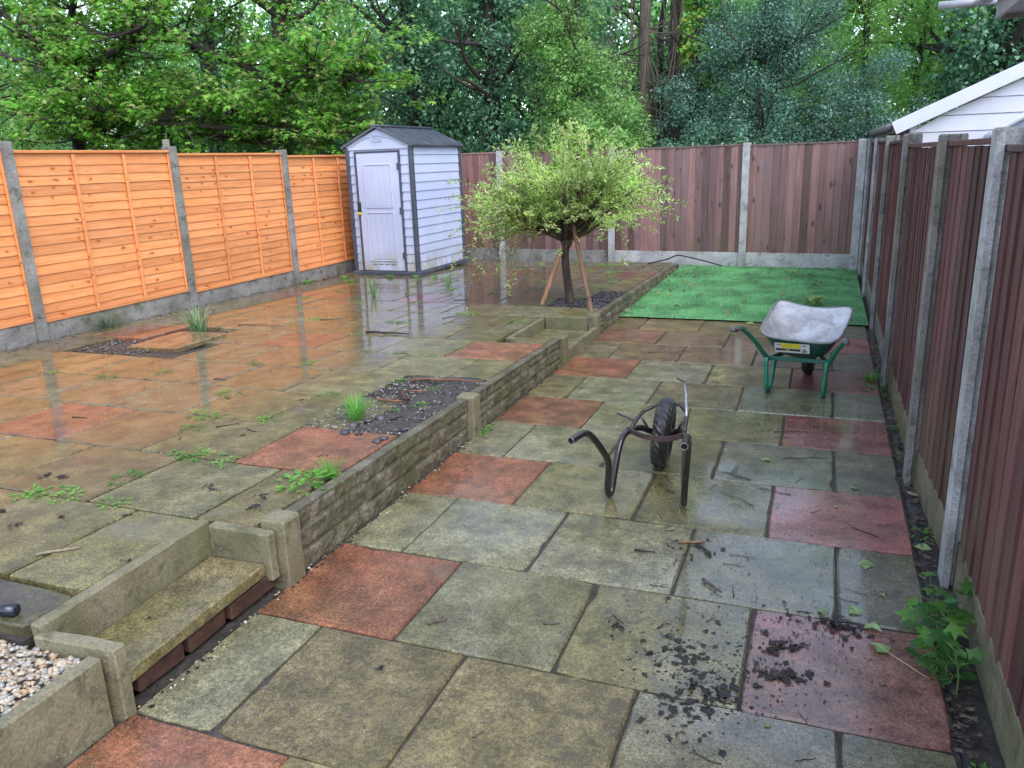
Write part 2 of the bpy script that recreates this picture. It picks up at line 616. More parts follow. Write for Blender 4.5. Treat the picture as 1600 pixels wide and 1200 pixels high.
def leaves(name, pts, nrm, size, shape, mat, parent=None, droop=0.0, axis=None):
    """one mesh of leaf-sized faces; pts, nrm (N,3), size (N,)"""
    T, F = TEMPL[shape]
    N = len(pts)
    n = nrm / (np.linalg.norm(nrm, axis=1, keepdims=True) + 1e-9)
    a = rng.normal(size=(N, 3)) if axis is None else axis + rng.normal(size=(N, 3)) * 0.25
    a -= (a * n).sum(1, keepdims=True) * n
    if droop:
        a[:, 2] -= droop * np.linalg.norm(a, axis=1)
    a /= np.linalg.norm(a, axis=1, keepdims=True) + 1e-9
    b = np.cross(n, a)
    b /= np.linalg.norm(b, axis=1, keepdims=True) + 1e-9
    n = np.cross(a, b)
    S = size[:, None, None]
    V = pts[:, None, :] + S * (T[None, :, 0:1] * a[:, None] + T[None, :, 1:2] * b[:, None] + T[None, :, 2:3] * n[:, None])
    Fa = (F[None] + (np.arange(N) * len(T))[:, None, None]).reshape(-1, 3)
    return np_mesh(name, V.reshape(-1, 3), Fa, mat, parent)

def clumps(centres, radii, per, up=0.6, jitter=0.7, shell=0.5):
    """leaf points and normals gathered round clump centres"""
    C = np.asarray(centres, float)
    Rr = np.asarray(radii, float)
    if Rr.ndim == 1:
        Rr = np.tile(Rr, (len(C), 1))
    i = np.repeat(np.arange(len(C)), per)
    d = rng.normal(size=(len(i), 3))
    d /= np.linalg.norm(d, axis=1, keepdims=True)
    r = rng.random(len(i)) ** shell
    p = C[i] + d * r[:, None] * Rr[i]
    n = d * 0.8 + np.array([0, 0, up]) + rng.normal(size=d.shape) * jitter
    return p, n

def ellipsoid_centres(n, c, r, shell=0.55, zmin=None):
    d = rng.normal(size=(n, 3))
    d /= np.linalg.norm(d, axis=1, keepdims=True)
    q = np.array(c) + d * (rng.random(n) ** shell)[:, None] * np.array(r)
    if zmin is not None:
        q = q[q[:, 2] > zmin]
    return q

def zu(y):          # top of the upper terrace paving: falls gently to the back fence
    return 0.293 - 0.0163 * y

# ================================================================== SETTING
# ground: one sheet to the horizon
def ground_sheet():
    t = NT('woodland_floor', 0.9)
    p = t.pos()
    a = t.noise(p, 2.5, 8, 0.7)
    t.base(t.cramp(a, [(0.3, (0.025, 0.022, 0.012)), (0.6, (0.06, 0.05, 0.028)), (0.8, (0.05, 0.075, 0.025))]))
    t.bump(a, 0.6, 0.05)
    o = MB().add([(-300, -60, -0.055), (300, -60, -0.055), (300, 500, -0.055), (-300, 500, -0.055)], [(0, 1, 2, 3)]).build('ground', t.m)
    prop(o, kind='structure')
ground_sheet()

def sloped_block(mb, x0, x1, y0, y1, off, zbot=-0.052):
    a, b = zu(y0) + off, zu(y1) + off
    vs = [(x0, y0, zbot), (x1, y0, zbot), (x1, y1, zbot), (x0, y1, zbot), (x0, y0, a), (x1, y0, a), (x1, y1, b), (x0, y1, b)]
    mb.add(vs, [(0, 3, 2, 1), (4, 5, 6, 7), (0, 1, 5, 4), (1, 2, 6, 5), (2, 3, 7, 6), (3, 0, 4, 7)])
mb = MB()
sloped_block(mb, -7.4, -2.47, -2.5, 12.9, -0.05)
for y0, y1, off in ((-2.5, 1.49, -0.07), (2.31, 6.19, -0.05), (7.14, 12.9, -0.05)):
    sloped_block(mb, -2.47, -2.012, y0, y1, off)
sloped_block(mb, -2.47, -2.29, 1.49, 2.31, -0.05)
terrace = prop(mb.build('upper_terrace', soil()), kind='structure')
lower = prop(MB().add([(-2.005, -2.5, -0.011), (0.458, -2.5, -0.011), (0.458, 8.3, -0.011), (-2.005, 8.3, -0.011)], [(0, 1, 2, 3)]).build('lower_patio', soil()), kind='structure')

RED = (0.255, 0.093, 0.050)
def slab_mesh(w, l, th=0.042, seed=0):
    q = random.Random(seed)
    n = 7
    ring = []
    def edge(p, d, m):
        for i in range(n):
            t = i / n
            ring.append((p[0] + d[0] * t, p[1] + d[1] * t, m))
    edge((-w / 2, -l / 2), (w, 0), (0, 1)); edge((w / 2, -l / 2), (0, l), (-1, 0))
    edge((w / 2, l / 2), (-w, 0), (0, -1)); edge((-w / 2, l / 2), (0, -l), (1, 0))
    k = len(ring)
    vb, vm, vt = [], [], []
    for i, (x, y, m) in enumerate(ring):
        corner = i % n == 0
        j = q.uniform(0, 0.0028) + (0.004 * q.random() if corner else 0)
        if q.random() < (0.3 if corner else 0.04): j += q.uniform(.004, 0.016)
        cx, cy = -math.copysign(1, x) * (0.7 if corner else abs(m[0])), -math.copysign(1, y) * (0.7 if corner else abs(m[1]))
        x2, y2 = x + cx * j, y + cy * j
        vb.append((x2, y2, -th)); vm.append((x2, y2, -0.006 - q.random() * 0.002))
        b = 0.006 + q.random() * 0.003
        vt.append((x2 + cx * b, y2 + cy * b, 0.0))
    fs = [tuple(range(2 * k, 3 * k))]
    for i in range(k):
        i2 = (i + 1) % k
        fs += [(i, i2, k + i2, k + i), (k + i, k + i2, 2 * k + i2, 2 * k + i)]
    return vb + vm + vt, fs

slab_count = [0]
def slab(parent, x0, x1, y0, y1, z, colr, mat, slope=0.0, tilt=0.15, gap=0.0045, rz=0.0, label=None):
    slab_count[0] += 1
    w, l = x1 - x0 - 2 * gap, y1 - y0 - 2 * gap
    v, f = slab_mesh(w, l, seed=slab_count[0])
    me = bpy.data.meshes.new('paving_slab')
    me.from_pydata(v, [], f)
    me.materials.append(mat)
    me.update()
    o = mkobj('paving_slab', me, parent)
    o.location = ((x0 + x1) / 2 + rnd.uniform(-.0015, .0015), (y0 + y1) / 2 + rnd.uniform(-.0015, .0015), z + rnd.uniform(-.0015, .0015))
    o.rotation_euler = (slope + R(rnd.uniform(-tilt, tilt)), R(rnd.uniform(-tilt, tilt)), rz + R(rnd.uniform(-.25, .25)))
    o.color = (*colr, 0.55 if colr[0] > 2.0 * colr[1] else 1.0)
    if label: o['label'] = label
    return o

def tone(lo_x):
    """buff, grey or brown slab"""
    r = rnd.random()
    if r < 0.45: c = (0.178, 0.155, 0.066)
    elif r < 0.75: c = (0.178, 0.168, 0.098)
    else: c = (0.155, 0.124, 0.060)
    k = rnd.uniform(1.0, 1.25)
    return tuple(v * k for v in c)

# lower patio: rows 0.606 m deep, every other row starts with a half slab
for k in range(-5, 11):
    y0 = 1.553 + 0.606 * k
    y1 = y0 + 0.606
    xs = [-1.945, -1.345, -0.745, -0.142, 0.455] if k % 2 else [-1.945, -1.64, -1.055, -0.453, 0.145, 0.455]
    for i in range(len(xs) - 1):
        c = tone(xs[i])
        if k % 2 and i in (0, 3):
            c = tuple(v * rnd.uniform(0.9, 1.12) for v in RED)
            if i == 3: c = (c[0] * 1.05, c[1] * 1.12, c[2] * 1.75)  # right-hand reds pinker: sky glare put into the slab colour
        elif xs[i] > -0.6:
            g = (0.180, 0.182, 0.150)
            c = tuple(0.5 * a + 0.5 * b for a, b in zip(c, g))
        if k >= 8 and not (k % 2 and i in (0, 3)):
            c = tuple(a * b for a, b in zip(c, (0.86, 0.74, 0.72)))
        slab(lower, xs[i], xs[i + 1], y0, y1, 0.0, c, paving_lower(), tilt=0.22, gap=0.0035)

# upper terrace paving
SL = math.atan(-0.0163)
for k in range(-1, 16):
    y0 = 2.339 + 0.606 * k
    y1 = y0 + 0.606
    xs = [-2.06]
    x = -2.06 - (0.303 if k % 2 == 0 else 0.606)
    while x > -6.5:
        xs.append(x); x -= 0.606
    xs.append(-6.52)
    for i in range(len(xs) - 1):
        b, a = xs[i], xs[i + 1]
        if b - a < 0.06: continue
        ya, yb = y0, y1
        if k == -1:
            b = min(b, -2.30)
        if k == 2 and i == 0: continue
        if k == 3 and i == 0: continue
        if k == 9 and i == 0: continue
        if k == 10 and i == 0: continue
        if k == 4 and -6.1 < a and b < -4.7: continue
        if k == 5 and -5.75 < a and b < -5.0: continue
        if k == 6 and i == 0: yb = 6.17
        if k == 6 and i == 1: b = -2.49
        if k == 7 and i == 0: b = -2.49
        red = (k % 4 == 1) and (i % 3 == 0) and k % 2 == 1
        c = RED if red else tone(a)
        if not red and a < -3.3: c = tuple(p * q for p, q in zip(c, (1.05, 0.93, 0.80)))  # orange tint painted in for the reflection of the left fence
        if k >= 9: c = tuple(p * q for p, q in zip(c, (0.72, 0.62, 0.66)))
        if not red: c = tuple(v * 0.80 for v in c)
        slab(terrace, a, b, ya, yb, zu((ya + yb) / 2), c, paving_upper(), SL, 0.10,
             gap=0.009 if (k == 0 and i in (0, 1)) else 0.0045)
# dark slab beside the gravel bed
slab(terrace, -3.3, -2.30, 1.50, 1.728, zu(1.6) - 0.012, (0.035, 0.034, 0.036), paving_upper(), SL, 0.1)
lo = slab(None, -0.30, 0.30, -0.30, 0.30, 0, (0.20, 0.115, 0.06), paving_upper(), 0, 0)
lo.name = 'loose_paving_slab'
lo.location = (-5.28, 5.36, zu(5.36) + 0.012)
lo.rotation_euler = (R(1.6), R(-2.0), R(-4))
prop(lo, 'loose brown paving slab lying askew over the hole by the orange fence', 'paving slab')

# ------------------------------------------------------------------ soil beds with uneven surface
def soil_patch(name, x0, x1, y0, y1, zf, amp, label, cat=None):
    nx, ny = max(4, int((x1 - x0) / 0.03)), max(4, int((y1 - y0) / 0.03))
    vs, fs = [], []
    for j in range(ny + 1):
        for i in range(nx + 1):
            x, y = x0 + (x1 - x0) * i / nx, y0 + (y1 - y0) * j / ny
            e = min(i, nx - i, j, ny - j)
            z = zf(x, y) + amp * (mnoise.noise((x * 9, y * 9, 3)) + 0.6 * mnoise.noise((x * 23, y * 23, 9))) - (0.02 if e == 0 else 0)
            vs.append((x, y, z))
    for j in range(ny):
        for i in range(nx):
            a = j * (nx + 1) + i
            fs.append((a, a + 1, a + nx + 2, a + nx + 1))
    o = MB().add(vs, fs).build(name, soil(), None, True)
    prop(o, label, 'soil', kind='stuff')
    return o
soil_patch('soil_bed', -2.70, -2.03, 3.56, 4.80, lambda x, y: zu(y) - 0.012 + 0.012 * (x > -2.36), 0.026, 'dark soil in the gap left by missing slabs beside the stone wall')
soil_patch('soil_bed', -2.70, -2.03, 7.76, 9.02, lambda x, y: zu(y) - 0.016, 0.014, 'dark soil bed around the foot of the willow')
soil_patch('soil_bed', -6.05, -4.78, 4.76, 5.99, lambda x, y: zu(y) - 0.034, 0.012, 'dark soil in the hole by the orange fence')
soil_patch('soil_strip', 0.452, 0.60, 0.6, 8.2, lambda x, y: -0.018, 0.014, 'strip of dark soil and dead leaves along the right fence')
soil_patch('soil_strip', -6.62, -6.50, 2.0, 12.2, lambda x, y: zu(y) - 0.012, 0.014, 'strip of soil along the foot of the orange fence')
soil_patch('soil_strip', -1.955, -1.935, 0.9, 8.15, lambda x, y: -0.012, 0.008, 'thin line of soil at the foot of the stone wall')

def chips(name, n, area, zf, size, mat, label, flat=0.45, cat='stones'):
    """loose stones too small to pick apart: one mesh"""
    V0 = np.array([(1, 0, 0), (-1, 0, 0), (0, 1, 0), (0, -1, 0), (0, 0, 1), (0, 0, -1)], float)
    F0 = np.array([(0, 2, 4), (2, 1, 4), (1, 3, 4), (3, 0, 4), (2, 0, 5), (1, 2, 5), (3, 1, 5), (0, 3, 5)])
    V, F = [], []
    for i in range(n):
        x, y = area()
        s = rnd.uniform(*size)
        q = V0 * np.array([s * rnd.uniform(.7, 1.3), s * rnd.uniform(.6, 1.1), s * flat]) * rng.uniform(0.75, 1.2, (6, 1))
        rot = np.array(Matrix.Rotation(rnd.uniform(0, 6.3), 3, 'Z') @ Matrix.Rotation(rnd.uniform(-.4, .4), 3, 'X'))
        V.append(q @ rot.T + np.array([x, y, zf(x, y) + s * flat * rnd.uniform(0.0, 0.7)]))
        F.append(F0 + 6 * i)
    o = np_mesh(name, np.concatenate(V), np.concatenate(F), mat)
    prop(o, label, cat, kind='stuff')
    return o
def stone_mat(name, cols, rough=0.5):
    t = NT(name, rough)
    k = len(cols)
    c = t.cramp(t.island(), [((i + .5) / k, cc) for i, cc in enumerate(cols)])
    t.base(t.mul(c, t.ramp(t.noise(t.pos(), 60, 4), .3, .7, .7, 1.25)))
    t.coat(0.25, 0.25)
    return t.m
SLATE = stone_mat('slate_chips', [(0.032, 0.03, 0.034), (0.06, 0.055, 0.065), (0.095, 0.088, 0.10)])
PEBB = stone_mat('pale_pebbles', [(0.24, 0.20, 0.15), (0.46, 0.41, 0.33), (0.40, 0.24, 0.11), (0.52, 0.47, 0.40), (0.26, 0.27, 0.27), (0.44, 0.35, 0.24)])
chips('slate_chips', 900, lambda: (rnd.uniform(-2.68, -2.05), rnd.uniform(7.8, 9.0)), lambda x, y: zu(y) - 0.008, (0.012, 0.03), SLATE, 'purple slate chips spread around the willow trunk', 0.3)
chips('soil_chips', 1700, lambda: (rnd.uniform(-2.68, -2.05), rnd.uniform(3.55, 4.78)), lambda x, y: zu(y) - 0.004, (0.005, 0.016), stone_mat('bed_chips', [(0.03, 0.025, 0.02), (0.06, 0.05, 0.045), (0.12, 0.1, 0.09), (0.3, 0.28, 0.25)]), 'crumbs of bark and stone on the soil beside the stone wall', 0.4)
chips('slate_pieces', 13, lambda: (rnd.uniform(-2.40, -2.06), rnd.uniform(3.42, 3.80)), lambda x, y: zu(y) + 0.004, (0.02, 0.045), SLATE, 'broken slate pieces by the red slab at the wall', 0.22)
def gravel_spot():
    while True:
        x, y = rnd.uniform(-2.75, -1.985), rnd.uniform(0.55, 1.49)
        if x > -2.42 or rnd.random() < 0.22: return x, y
chips('gravel', 3200, gravel_spot, lambda x, y: zu(y) - 0.066, (0.008, 0.017), PEBB, 'pale cream gravel in the concrete edged bed by the step', 0.55)
chips('hole_stones', 240, lambda: (rnd.uniform(-6.0, -5.3), rnd.uniform(4.8, 5.5)), lambda x, y: zu(y) - 0.028, (0.008, 0.022), stone_mat('rubble', [(0.1, 0.09, 0.08), (0.2, 0.18, 0.16), (0.05, 0.045, 0.04)]), 'rubble stones in the hole by the orange fence')
chips('white_stones', 60, lambda: (rnd.uniform(-1.955, -1.90), rnd.uniform(1.5, 4.4)), lambda x, y: 0.0, (0.004, 0.011), PEBB, 'small pale stones along the foot of the stone wall')
chips('grit', 900, lambda: (rnd.uniform(-6.4, -3.0), rnd.uniform(2.2, 11)), lambda x, y: zu(y) + 0.001, (0.003, 0.007), stone_mat('grit', [(0.35, 0.3, 0.2), (0.2, 0.16, 0.1), (0.5, 0.45, 0.36)]), 'pale grit and petals scattered over the wet upper paving', 0.3, 'grit')
chips('grit', 420, lambda: (rnd.uniform(-1.9, 0.45), rnd.uniform(1.2, 8)), lambda x, y: 0.001, (0.002, 0.006), stone_mat('grit_low', [(0.35, 0.3, 0.2), (0.06, 0.05, 0.035), (0.45, 0.42, 0.34)]), 'pale grit scattered over the wet lower paving', 0.3, 'grit')

# ================================================================== RETAINING WALL AND STEPS
def concrete_post(label, x, y, z0, z1, rz=0.0, w=0.105, d=0.10, slot=True, mat=None, group=None, cat='fence post', name='concrete_post', lean=0.0):
    t = 0.028
    if slot:   # slots face along local x
        poly = [(-w / 2, -d / 2), (w / 2, -d / 2), (w / 2, -t), (w / 2 - .026, -t + .004), (w / 2 - .026, t - .004), (w / 2, t), (w / 2, d / 2),
                (-w / 2, d / 2), (-w / 2, t), (-w / 2 + .026, t - .004), (-w / 2 + .026, -t + .004), (-w / 2, -t)]
    else:
        c = 0.006
        poly = [(-w / 2 + c, -d / 2), (w / 2 - c, -d / 2), (w / 2, -d / 2 + c), (w / 2, d / 2 - c), (w / 2 - c, d / 2), (-w / 2 + c, d / 2), (-w / 2, d / 2 - c), (-w / 2, -d / 2 + c)]
    n = len(poly)
    vs, fs = [], []
    zs = [0, (z1 - z0) * .33, (z1 - z0) * .66, z1 - z0 - 0.008, z1 - z0]
    for zi, z in enumerate(zs):
        k = 0.93 if zi == len(zs) - 1 else 1.0
        for (px, py) in poly:
            vs.append((px * k + rnd.uniform(-.0012, .0012), py * k + rnd.uniform(-.0012, .0012), z))
    for i in range(len(zs) - 1):
        for j in range(n):
            j2 = (j + 1) % n
            fs.append((i * n + j, i * n + j2, (i + 1) * n + j2, (i + 1) * n + j))
    fs += [tuple(range(n))[::-1], tuple(range((len(zs) - 1) * n, len(zs) * n))]
    o = MB().add(vs, fs).build(name, mat or concrete_grey())
    o.location = (x, y, z0)
    o.rotation_euler = (0, lean, rz)
    return prop(o, label, cat, group)

def ztop(y):
    return zu(y) + 0.022
WP = [(2.405, 'first'), (4.285, 'second'), (6.16, 'third'), (7.22, 'fourth')]
wall_lab = ['short mossy concrete post at the end of the stone wall beside the near step',
            'short mossy concrete post in the stone wall next to the grassy soil bed',
            'short concrete post in the stone wall before the far sunken step',
            'short concrete post in the stone wall between far step and willow']
for (y, _), lab in zip(WP, wall_lab):
    concrete_post(lab, -1.978, y, -0.05, ztop(y) + 0.012, R(90), 0.11, 0.115, False, concrete_olive(), 'short posts of the retaining wall', 'post', 'wall_post')

def rock_panel(label, y0, y1, xf=-1.968, courses=3):
    """cast panel with a split-stone face towards +x"""
    L = y1 - y0
    H0, H1 = ztop(y0) + 0.03, ztop(y1) + 0.03
    nu, nv = int(L / 0.0125), 26
    q = random.Random(int(y0 * 100))
    stones = []
    for c in range(courses):
        xs, x = [0.0], 0.0
        while x < L - 0.12:
            x += q.uniform(0.12, 0.30)
            xs.append(min(x, L))
        if xs[-1] < L: xs[-1] = L
        stones.append([(a, b, q.uniform(-.004, .012), q.uniform(-.02, .02), q.uniform(0, 99)) for a, b in zip(xs, xs[1:])])
    vs, fs = [], []
    for j in range(nv + 1):
        v = j / nv
        for i in range(nu + 1):
            u = L * i / nu
            H = H0 + (H1 - H0) * u / L
            c = min(int(v * 0.93 * courses), courses - 1)
            ph = 0.02 * mnoise.noise((u * 5, c, 1))
            vv = v * 0.93 * courses - c + ph * 3
            st = next((s for s in stones[c] if s[0] <= u + ph <= s[1]), stones[c][-1])
            e = min(min(u + ph - st[0], st[1] - u - ph) / 0.03, min(max(vv, 0), max(1 - vv, 0)) / 0.2, 1)
            e = max(e, 0.0)
            e = e * e * (3 - 2 * e)
            n = mnoise.noise((u * 16 + st[4], v * 9, st[4])) * 0.010 + mnoise.noise((u * 42 + st[4], v * 26, 5)) * 0.006
            dz = e * 0.75 * (0.013 + st[2] + (vv - .5) * st[3] + n) + mnoise.noise((u * 60, v * 34, 2)) * 0.0025
            if v > 0.93: dz = 0.012 + mnoise.noise((u * 30, v * 9, 7)) * 0.002
            vs.append((xf + dz, y0 + u, -0.03 + H * v))
    n1 = nu + 1
    for j in range(nv):
        for i in range(nu):
            a = j * n1 + i
            fs.append((a, a + 1, a + n1 + 1, a + n1))
    b = len(vs)
    for j in (0, nv):
        for i in range(nu + 1):
            p = vs[j * n1 + i]
            vs.append((xf - 0.045, p[1], p[2]))
    for i in range(nu):
        fs.append((nv * n1 + i, nv * n1 + i + 1, b + n1 + i + 1, b + n1 + i))
        fs.append((b + i, b + n1 + i, b + n1 + i + 1, b + i + 1))
    for i in (0, nu):
        fs.append((i, nv * n1 + i, b + n1 + i, b + i))
    o = MB().add(vs, fs).build('stone_effect_wall_panel', rock_face())
    me = o.data
    return prop(o, label, 'wall', 'stone-effect panels of the retaining wall')
rock_panel('stone-effect wall panel nearest the step, below the broken red slab', 2.465, 4.228)
rock_panel('stone-effect wall panel beside the soil bed, before the far step', 4.342, 6.103)
rock_panel('stone-effect wall panel beside the willow bed', 7.28, 9.10)
rock_panel('low stone-effect wall panel along the artificial lawn', 9.115, 11.75)

def slab_board(name, label, c, s, mat, cat, rz=0.0, bev=0.006, group=None, rx=0.0):
    rot = Matrix.Rotation(rz, 3, 'Z') @ Matrix.Rotation(rx, 3, 'X')
    o = MB().box((0, 0, 0), s, None, bev).build(name, mat)
    bm = bmesh.new()
    bm.from_mesh(o.data)
    bmesh.ops.triangulate(bm, faces=[f for f in bm.faces if len(f.verts) == 3])
    long_e = [e for e in bm.edges if e.calc_length() > 0.03]
    bmesh.ops.subdivide_edges(bm, edges=long_e, cuts=9 if max(s) < 1.2 else 15, use_grid_fill=True)
    for v in bm.verts:
        g = Vector(v.co) + Vector(c)
        k = 0.0022 * mnoise.noise(g * 9) + 0.0018 * mnoise.noise(g * 31)
        v.co += Vector((k, 0.0022 * mnoise.noise(g * 9 + Vector((7, 3, 1))), 0.003 * mnoise.noise(g * 12 + Vector((3, 9, 2)))))
    bm.to_mesh(o.data)
    bm.free()
    o.location = c
    o.rotation_euler = rot.to_euler()
    return prop(o, label, cat, group)
# near step: riser board at the back, side board, tread over a brick course
slab_board('concrete_edging', 'long concrete edging board behind the near step', (-2.262, 1.91, 0.135), (0.048, 0.80, 0.282), concrete_olive(), 'edging', R(2.2))
slab_board('concrete_edging', 'short concrete edging board at the end of the near step', (-2.105, 2.318, 0.155), (0.30, 0.048, 0.205), concrete_olive(), 'edging', R(-1))
slab_board('step_tread', 'worn concrete tread of the near step', (-2.098, 1.915, 0.105), (0.262, 0.735, 0.052), paving_lower(), 'step', R(2)).color = (0.20, 0.165, 0.085, 1)
bt = thing('brick_course', 'row of old red bricks under the tread of the near step', 'bricks', (-2.032, 1.60, 0))
BRICK = P('old_red_brick', (0.055, 0.022, 0.014), 0.8, var=0.45, scale=18, dirt=(0.05, 0.04, 0.03), dirt_amt=0.7, bump=0.6)
for i, (y, l) in enumerate(((0.02, 0.215), (0.245, 0.21), (0.465, 0.205), (0.635, 0.11))):
    b = MB().box((0, 0, 0), (0.10, l - 0.012, 0.066), None, 0.006).build('brick', BRICK, bt)
    b.location = (rnd.uniform(-.008, .008), y + l / 2, 0.036 + 0.006 * (i == 3))
    b.rotation_euler = (R(rnd.uniform(-2, 2)), 0, R(rnd.uniform(-3, 3)))
# gravel bed edging
slab_board('concrete_edging', 'grey concrete edging board along the front of the gravel bed', (-1.968, 0.62, 0.085), (0.05, 1.74, 0.30), concrete_olive(), 'edging', R(0.6))
slab_board('concrete_edging', 'concrete edging board between gravel bed and near step', (-2.085, 1.527, 0.105), (0.315, 0.05, 0.285), concrete_olive(), 'edging', R(4))
# far step
slab_board('concrete_edging', 'concrete edging board at the back of the far sunken step', (-2.462, 6.66, 0.075), (0.045, 0.93, zu(6.66) + 0.015 + 0.01), concrete_olive(), 'edging')
slab_board('concrete_edging', 'concrete edging board on the willow side of the far step', (-2.225, 7.145, 0.085), (0.42, 0.045, 0.215), concrete_olive(), 'edging')
slab_board('concrete_edging', 'thin concrete edging board on the near side of the far step', (-2.225, 6.185, 0.085), (0.42, 0.03, 0.205), concrete_olive(), 'edging')
slab_board('step_tread', 'damp concrete tread of the far sunken step', (-2.205, 6.665, 0.048), (0.46, 0.90, 0.05), paving_lower(), 'step').color = (0.14, 0.125, 0.06, 1)
slab_board('step_riser', 'low concrete riser closing the far step towards the lawn', (-1.945, 6.69, 0.035), (0.045, 0.93, 0.135), concrete_olive(), 'edging')

# ================================================================== FENCES
def panel_frame(name, label, cat, p0, p1, z0, side, group):
    """Empty at p0, local x runs to p1, local -y faces the garden"""
    d = Vector((p1[0] - p0[0], p1[1] - p0[1]))
    rz = math.atan2(d.y, d.x)
    return thing(name, label, cat, (p0[0], p0[1], z0), rz, group), d.length

def wedge(mb, x0, x1, z0, z1, y_thin, y_thick, th0, th1):
    """feather-edge board: thin at x0, thick at x1, front face towards -y"""
    vs = [(x0, y_thin, z0), (x1, y_thick, z0), (x1, y_thick + th1, z0), (x0, y_thin + th0, z0),
          (x0, y_thin, z1), (x1, y_thick, z1), (x1, y_thick + th1, z1), (x0, y_thin + th0, z1)]
    mb.add(vs, [(0, 3, 2, 1), (4, 5, 6, 7), (0, 1, 5, 4), (1, 2, 6, 5), (2, 3, 7, 6), (3, 0, 4, 7)])

def feather_panel(label, p0, p1, z0, z1, mat, group, expo=0.105, scallop=0.006, cap=True, proud=0.024):
    t, L = panel_frame('feather_edge_fence_panel', label, 'fence panel', p0, p1, z0, -1, group)
    n = max(1, round(L / expo))
    e = L / n
    H = z1 - z0
    for i in range(n):
        mb = MB()
        wedge(mb, max(0, i * e - 0.012), (i + 1) * e + 0.018 if i < n - 1 else (i + 1) * e, rnd.uniform(-scallop, scallop), H - 0.02, -0.010 + rnd.uniform(-.001, .001), -proud + rnd.uniform(-.003, .003), 0.006, proud - 0.006)
        # each board overlaps the thin edge of the next one
        o = mb.build('fence_board', mat, t)
        o.location = (0, 0.0, 0)
        o.rotation_euler = (R(rnd.uniform(-.12, .12)), R(rnd.uniform(-.12, .12)), 0)
    for z in (0.25 * H, 0.78 * H):
        MB().box((L / 2, 0.028, z), (L, 0.03, 0.06), None, 0.003).build('rail', mat, t)
    if cap:
        MB().box((L / 2, -0.004, H - 0.006), (L, 0.05, 0.024), None, 0.003).build('capping_rail', mat, t)
    return t

def lap_panel(label, p0, p1, z0, z1, group):
    t, L = panel_frame('lap_fence_panel', label, 'fence panel', p0, p1, z0, -1, group)
    H = z1 - z0
    m = lap_wood()
    n = 17
    e = (H - 0.03) / n
    for i in range(n):
        q = random.Random(i * 7 + int(p0[1] * 10))
        mb = MB()
        k = 18
        vs, fs = [], []
        lo = [q.uniform(-.004, .004) for _ in range(k + 1)]
        ph = q.uniform(0, 50)
        for j in range(k + 1):
            x = 0.02 + (L - 0.04) * j / k
            zb = i * e - 0.014 + 0.006 * mnoise.noise((x * 2.3 + ph, i, 0)) + lo[j] * .4
            yb = -0.016 + 0.0025 * mnoise.noise((x * 1.7, i, ph))
            vs += [(x, yb, zb), (x, yb + 0.009, zb), (x, -0.004, (i + 1) * e + 0.006), (x, 0.003, (i + 1) * e + 0.006)]
        for j in range(k):
            a, b = 4 * j, 4 * j + 4
            fs += [(a, b, b + 2, a + 2), (a + 1, a + 3, b + 3, b + 1), (a, a + 1, b + 1, b), (a + 2, b + 2, b + 3, a + 3)]
        fs += [(0, 2, 3, 1), (4 * k, 4 * k + 1, 4 * k + 3, 4 * k + 2)]
        mb.add(vs, fs).build('lap_slat', m, t)
    for x in (0.018, L * 0.345, L * 0.665, L - 0.018):
        o = MB().box((0, 0, 0), (0.034, 0.018, H - 0.05), None, 0.003).build('batten', m, t)
        o.location = (x, -0.029, H / 2 - 0.012)
        o.rotation_euler = (0, R(rnd.uniform(-.25, .25)), 0)
    MB().box((L / 2, -0.018, H - 0.012), (L, 0.05, 0.026), None, 0.004).build('capping_rail', m, t)
    MB().box((L / 2, -0.034, 0.012), (L, 0.016, 0.040), None, 0.004).build('bottom_rail', m, t)
    return t

# left fence (runs towards the back; garden lies at +x, so panels run from far to near)
LX = -6.655
LP = [3.17, 5.10, 7.03, 8.98, 10.92]
lz = lambda y: 2.035 - 0.0165 * y          # post tops
LG = 'concrete posts of the orange fence'
lp_lab = ['grey concrete fence post left of the nearest orange panel', 'grey concrete fence post at the left edge between the two nearest orange panels',
          'grey streaky concrete fence post between second and third orange panels', 'weathered grey concrete fence post before the last orange panel by the shed',
          'concrete fence post hidden behind the shed at the end of the orange fence']
for y, lab in zip(LP, lp_lab):
    concrete_post(lab, LX + 0.012, y, zu(y) - 0.12, lz(y), R(90), 0.10, 0.11, True, concrete_grey(), LG)
lpan = ['bright orange lap fence panel cut by the left edge of the picture', 'bright orange lap fence panel, second from the left with dark knots',
        'bright orange lap fence panel, third from the left', 'orange lap fence panel partly hidden by the shed']
for i in range(4):
    y0, y1 = LP[i] + 0.03, LP[i + 1] - 0.03
    ym = (y0 + y1) / 2
    lap_panel(lpan[i], (LX, y0), (LX, y1), zu(ym) + 0.165, lz(ym) - 0.055, 'orange lap fence panels')
    slab_board('gravel_board', ['stained concrete gravel board under the left edge orange panel', 'stained concrete gravel board under the second orange panel',
                                'stained concrete gravel board under the third orange panel', 'stained concrete gravel board under the orange panel by the shed'][i],
               (LX + 0.006, ym, zu(ym) + 0.045), (0.045, y1 - y0 + .02, 0.23), concrete_grey(), 'gravel board', 0, 0.004, 'gravel boards of the orange fence')
lap_panel('orange lap fence panel behind the shed in the far left corner', (LX, LP[4] + .03), (LX, 12.55), zu(11.7) + 0.165, lz(11.7) - 0.055, 'orange lap fence panels')

